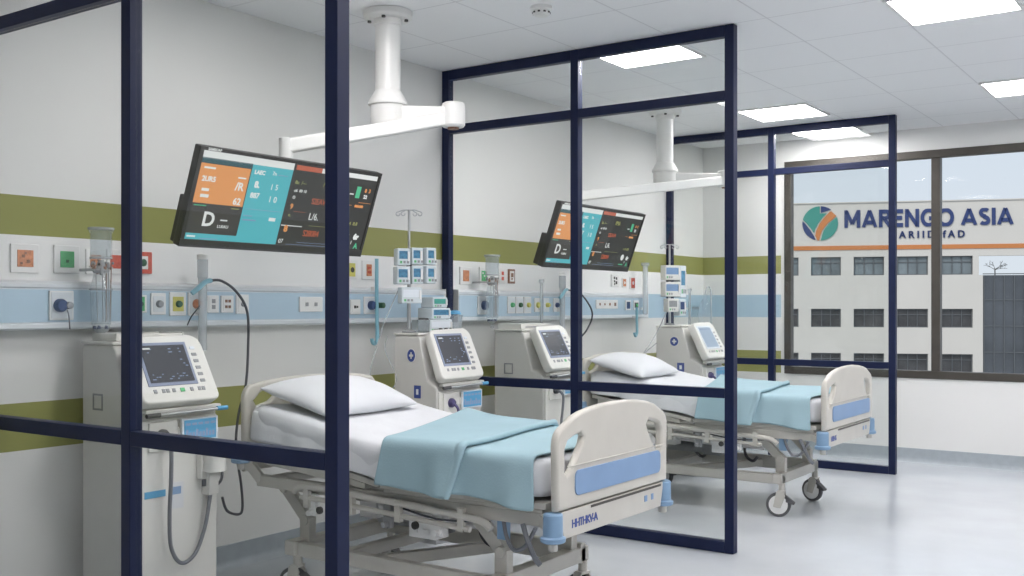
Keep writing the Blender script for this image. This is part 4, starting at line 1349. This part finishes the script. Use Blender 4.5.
# sign fixed on the facade: round emblem and lettering
sg = empty('rooftop_sign', (-16.769, 58.563, 0), (0, 0, R(21.876)), 'large clinic sign with round emblem and navy letters on the white building', 'sign')
def fit_text(s, x0, x1, zbase, cap, off, bold=0):
    me = text_mesh(s, 1.0, .03, off)
    xs_ = [v.co.x for v in me.vertices]; ys_ = [v.co.y for v in me.vertices]
    sx = (x1 - x0) / (max(xs_) - min(xs_)); sz = cap / (max(ys_) - min(ys_))
    q = MB()
    for dx in ((-bold, 0, bold) if bold else (0,)):
        q.mesh_data(me, 0, at(x0 - min(xs_) * sx + dx, -.04 - abs(dx) * .1, zbase - min(ys_) * sz) @ Matrix.Diagonal((sx, sz, 1, 1)))
    return q
def strokes(word, x0, x1, z0, cap, th=.225):
    """bold sans capitals drawn as thick strokes on a unit-high grid"""
    def A_(cx, cz, rx, rz, a0, a1, n=14):
        return [(cx + rx * cos(R(a0 + (a1 - a0) * i / n)), cz + rz * sin(R(a0 + (a1 - a0) * i / n))) for i in range(n + 1)]
    h = th / 2
    G = {
        'M': (1.02, [[(h, 0), (h, 1)], [(1.02 - h, 0), (1.02 - h, 1)], [(h, .97), (.51, .22)], [(1.02 - h, .97), (.51, .22)]]),
        'A': (.94, [[(h * .7, 0), (.47, .97)], [(.94 - h * .7, 0), (.47, .97)], [(.20, .28), (.74, .28)]]),
        'R': (.76, [[(h, 0), (h, 1)], [(h, 1 - h), (.38, 1 - h)] + A_(.40, .71, .24, .20, 90, -90, 10) + [(h, .51)], [(.34, .50), (.68, 0)]]),
        'E': (.64, [[(h, 0), (h, 1)], [(h, h), (.64, h)], [(h, 1 - h), (.64, 1 - h)], [(h, .52), (.58, .52)]]),
        'N': (.88, [[(h, 0), (h, 1)], [(.88 - h, 0), (.88 - h, 1)], [(h, .95), (.88 - h, .05)]]),
        'G': (.90, [A_(.48, .5, .40, .42, 48, 350, 22), [(.50, .46), (.88, .46)], [(.80, .46), (.80, .12)]]),
        'O': (1.0, [A_(.5, .5, .41, .42, 0, 360, 30)]),
        'S': (.66, [A_(.34, .73, .23, .19, 35, 270, 14) + A_(.33, .27, .24, .19, 90, -145, 14)]),
        'I': (.20, [[(.10, 0), (.10, 1)]]),
    }
    gap = .13
    total = sum(G[c][0] for c in word) + gap * (len(word) - 1)
    k = (x1 - x0) / total
    q = MB()
    x = 0
    for ch in word:
        wd, sts = G[ch]
        for P in sts:
            n = len(P)
            L, Rr = [], []
            for i, p in enumerate(P):
                a_, b_ = P[max(i - 1, 0)], P[min(i + 1, n - 1)]
                if n > 20 and ch == 'O' and i in (0, n - 1): a_, b_ = P[n - 2], P[1]
                dx, dz = b_[0] - a_[0], b_[1] - a_[1]
                ll = math.hypot(dx, dz)
                nx, nz = -dz / ll * h, dx / ll * h
                L.append((p[0] + nx, p[1] + nz)); Rr.append((p[0] - nx, p[1] - nz))
            for i in range(n - 1):
                quad = [L[i], L[i + 1], Rr[i + 1], Rr[i]]
                V = [(x0 + (x + a) * k, yy, z0 + min(1, max(0, c)) * cap) for yy in (-.07, -.012) for a, c in quad]
                q.add(V, [(0, 1, 2, 3), (7, 6, 5, 4), (0, 4, 5, 1), (1, 5, 6, 2), (2, 6, 7, 3), (3, 7, 4, 0)])
        x += wd + gap
    return q
obj('name_lettering', strokes('MARENGO', 2.72, 8.55, 5.80, 1.0), 'sign_navy', sg, smooth=False)
obj('name_lettering', strokes('ASIA', 8.95, 11.62, 5.84, .94), 'sign_navy', sg, smooth=False)
obj('subtitle_lettering', fit_text('A R I I D   f A D', 5.67, 9.12, 5.17, .40, .008, .012), 'sign_navy', sg, smooth=False, recalc=False)
# emblem: a disc cut by a leaning Y into four coloured fields
cx, cz, rr = 1.39, 6.08, .98
def disc(test, n=110):
    """closed region of the emblem as horizontal strips"""
    q = MB()
    for i in range(n):
        z = -1 + 2 * (i + .5) / n
        w_ = math.sqrt(max(0, 1 - z * z))
        runs = []
        st = None
        K = 220
        for k in range(K + 1):
            x = -w_ + 2 * w_ * k / K
            if k < K and test(x, z):
                if st is None: st = x
            elif st is not None:
                runs.append((st, x)); st = None
        for a, b in runs:
            if b - a > .01:
                q.box(cx + a * rr, cx + b * rr, -.05, -.01, cz + (z - 1 / n) * rr, cz + (z + 1 / n) * rr)
    return q
def interp(z, T_):
    for (z0_, v0), (z1_, v1) in zip(T_[:-1], T_[1:]):
        if z <= z1_:
            return v0 + (v1 - v0) * max(0, (z - z0_)) / (z1_ - z0_)
    return T_[-1][1]
def o_l(z): return interp(z, [(-1, -.16), (-.7, -.28), (-.4, -.22), (0, -.02), (.3, .20), (.55, .42), (.8, .66)])
def o_r(z): return interp(z, [(-1, -.06), (-.7, .02), (-.4, .12), (0, .42), (.3, .78), (.5, 1.0), (1, 1.2)])
def leaf(z): return interp(z, [(-1, -.20), (-.8, -.26), (-.4, -.50), (0, -.80), (.25, -1.05), (1, -1.3)])
def is_or(x, z): return o_l(z) < x < o_r(z) and x + z < 1.32 and z < .66 + .3 * (x - .5)
def is_blue(x, z): return x < leaf(z) - .05 and z < .3
def is_teal_r(x, z): return x > o_r(z) + .09 and z < .34
def is_green(x, z): return x > leaf(z) + .05 and x < o_l(z) - .09 and not (x > -.02 and z > .58) and z > -.55
def is_nav(x, z): return x > .04 and z > .62 and x < .62 and z > .66 + .3 * (x - .5) + .09
obj('emblem_field', disc(is_or), 'sign_orange', sg, smooth=False)
obj('emblem_field', disc(is_blue), 'sign_navy', sg, smooth=False)
obj('emblem_field', disc(is_teal_r), 'sign_teal', sg, smooth=False)
obj('emblem_field', disc(is_green), 'sign_teal', sg, smooth=False)
obj('emblem_field', disc(is_nav), 'sign_navy', sg, smooth=False)

# tree reflection above the glass wall, built as a small bare tree
tr = empty('tree_reflection', (-16.769 + 10.95 * cos(R(21.876)) - 1.2 * sin(R(21.876)), 58.563 + 10.95 * sin(R(21.876)) + 1.2 * cos(R(21.876)), 3.0), label='tree reflection built as a small bare tree above the glass wall outside', cat='tree')
rnd = random.Random(4)
m = MB()
m.cyl((0, 0, 0), (0, 0, .45), .03, 8)
def br(p, d, L, r, n):
    q = p + d * L
    m.cyl(p, q, r, 5, r2=r * .6)
    if n:
        for _ in range(3):
            e = Vector((d.x + rnd.uniform(-.8, .8), d.y + rnd.uniform(-.5, .5), d.z * .8 + rnd.uniform(-.1, .5))).normalized()
            br(q, e, L * .7, r * .65, n - 1)
for _ in range(5):
    br(Vector((0, 0, .4)), Vector((rnd.uniform(-1, 1), rnd.uniform(-.5, .5), rnd.uniform(.1, .7))).normalized(), .32, .018, 2)
obj('branches', m, 'bark', tr)
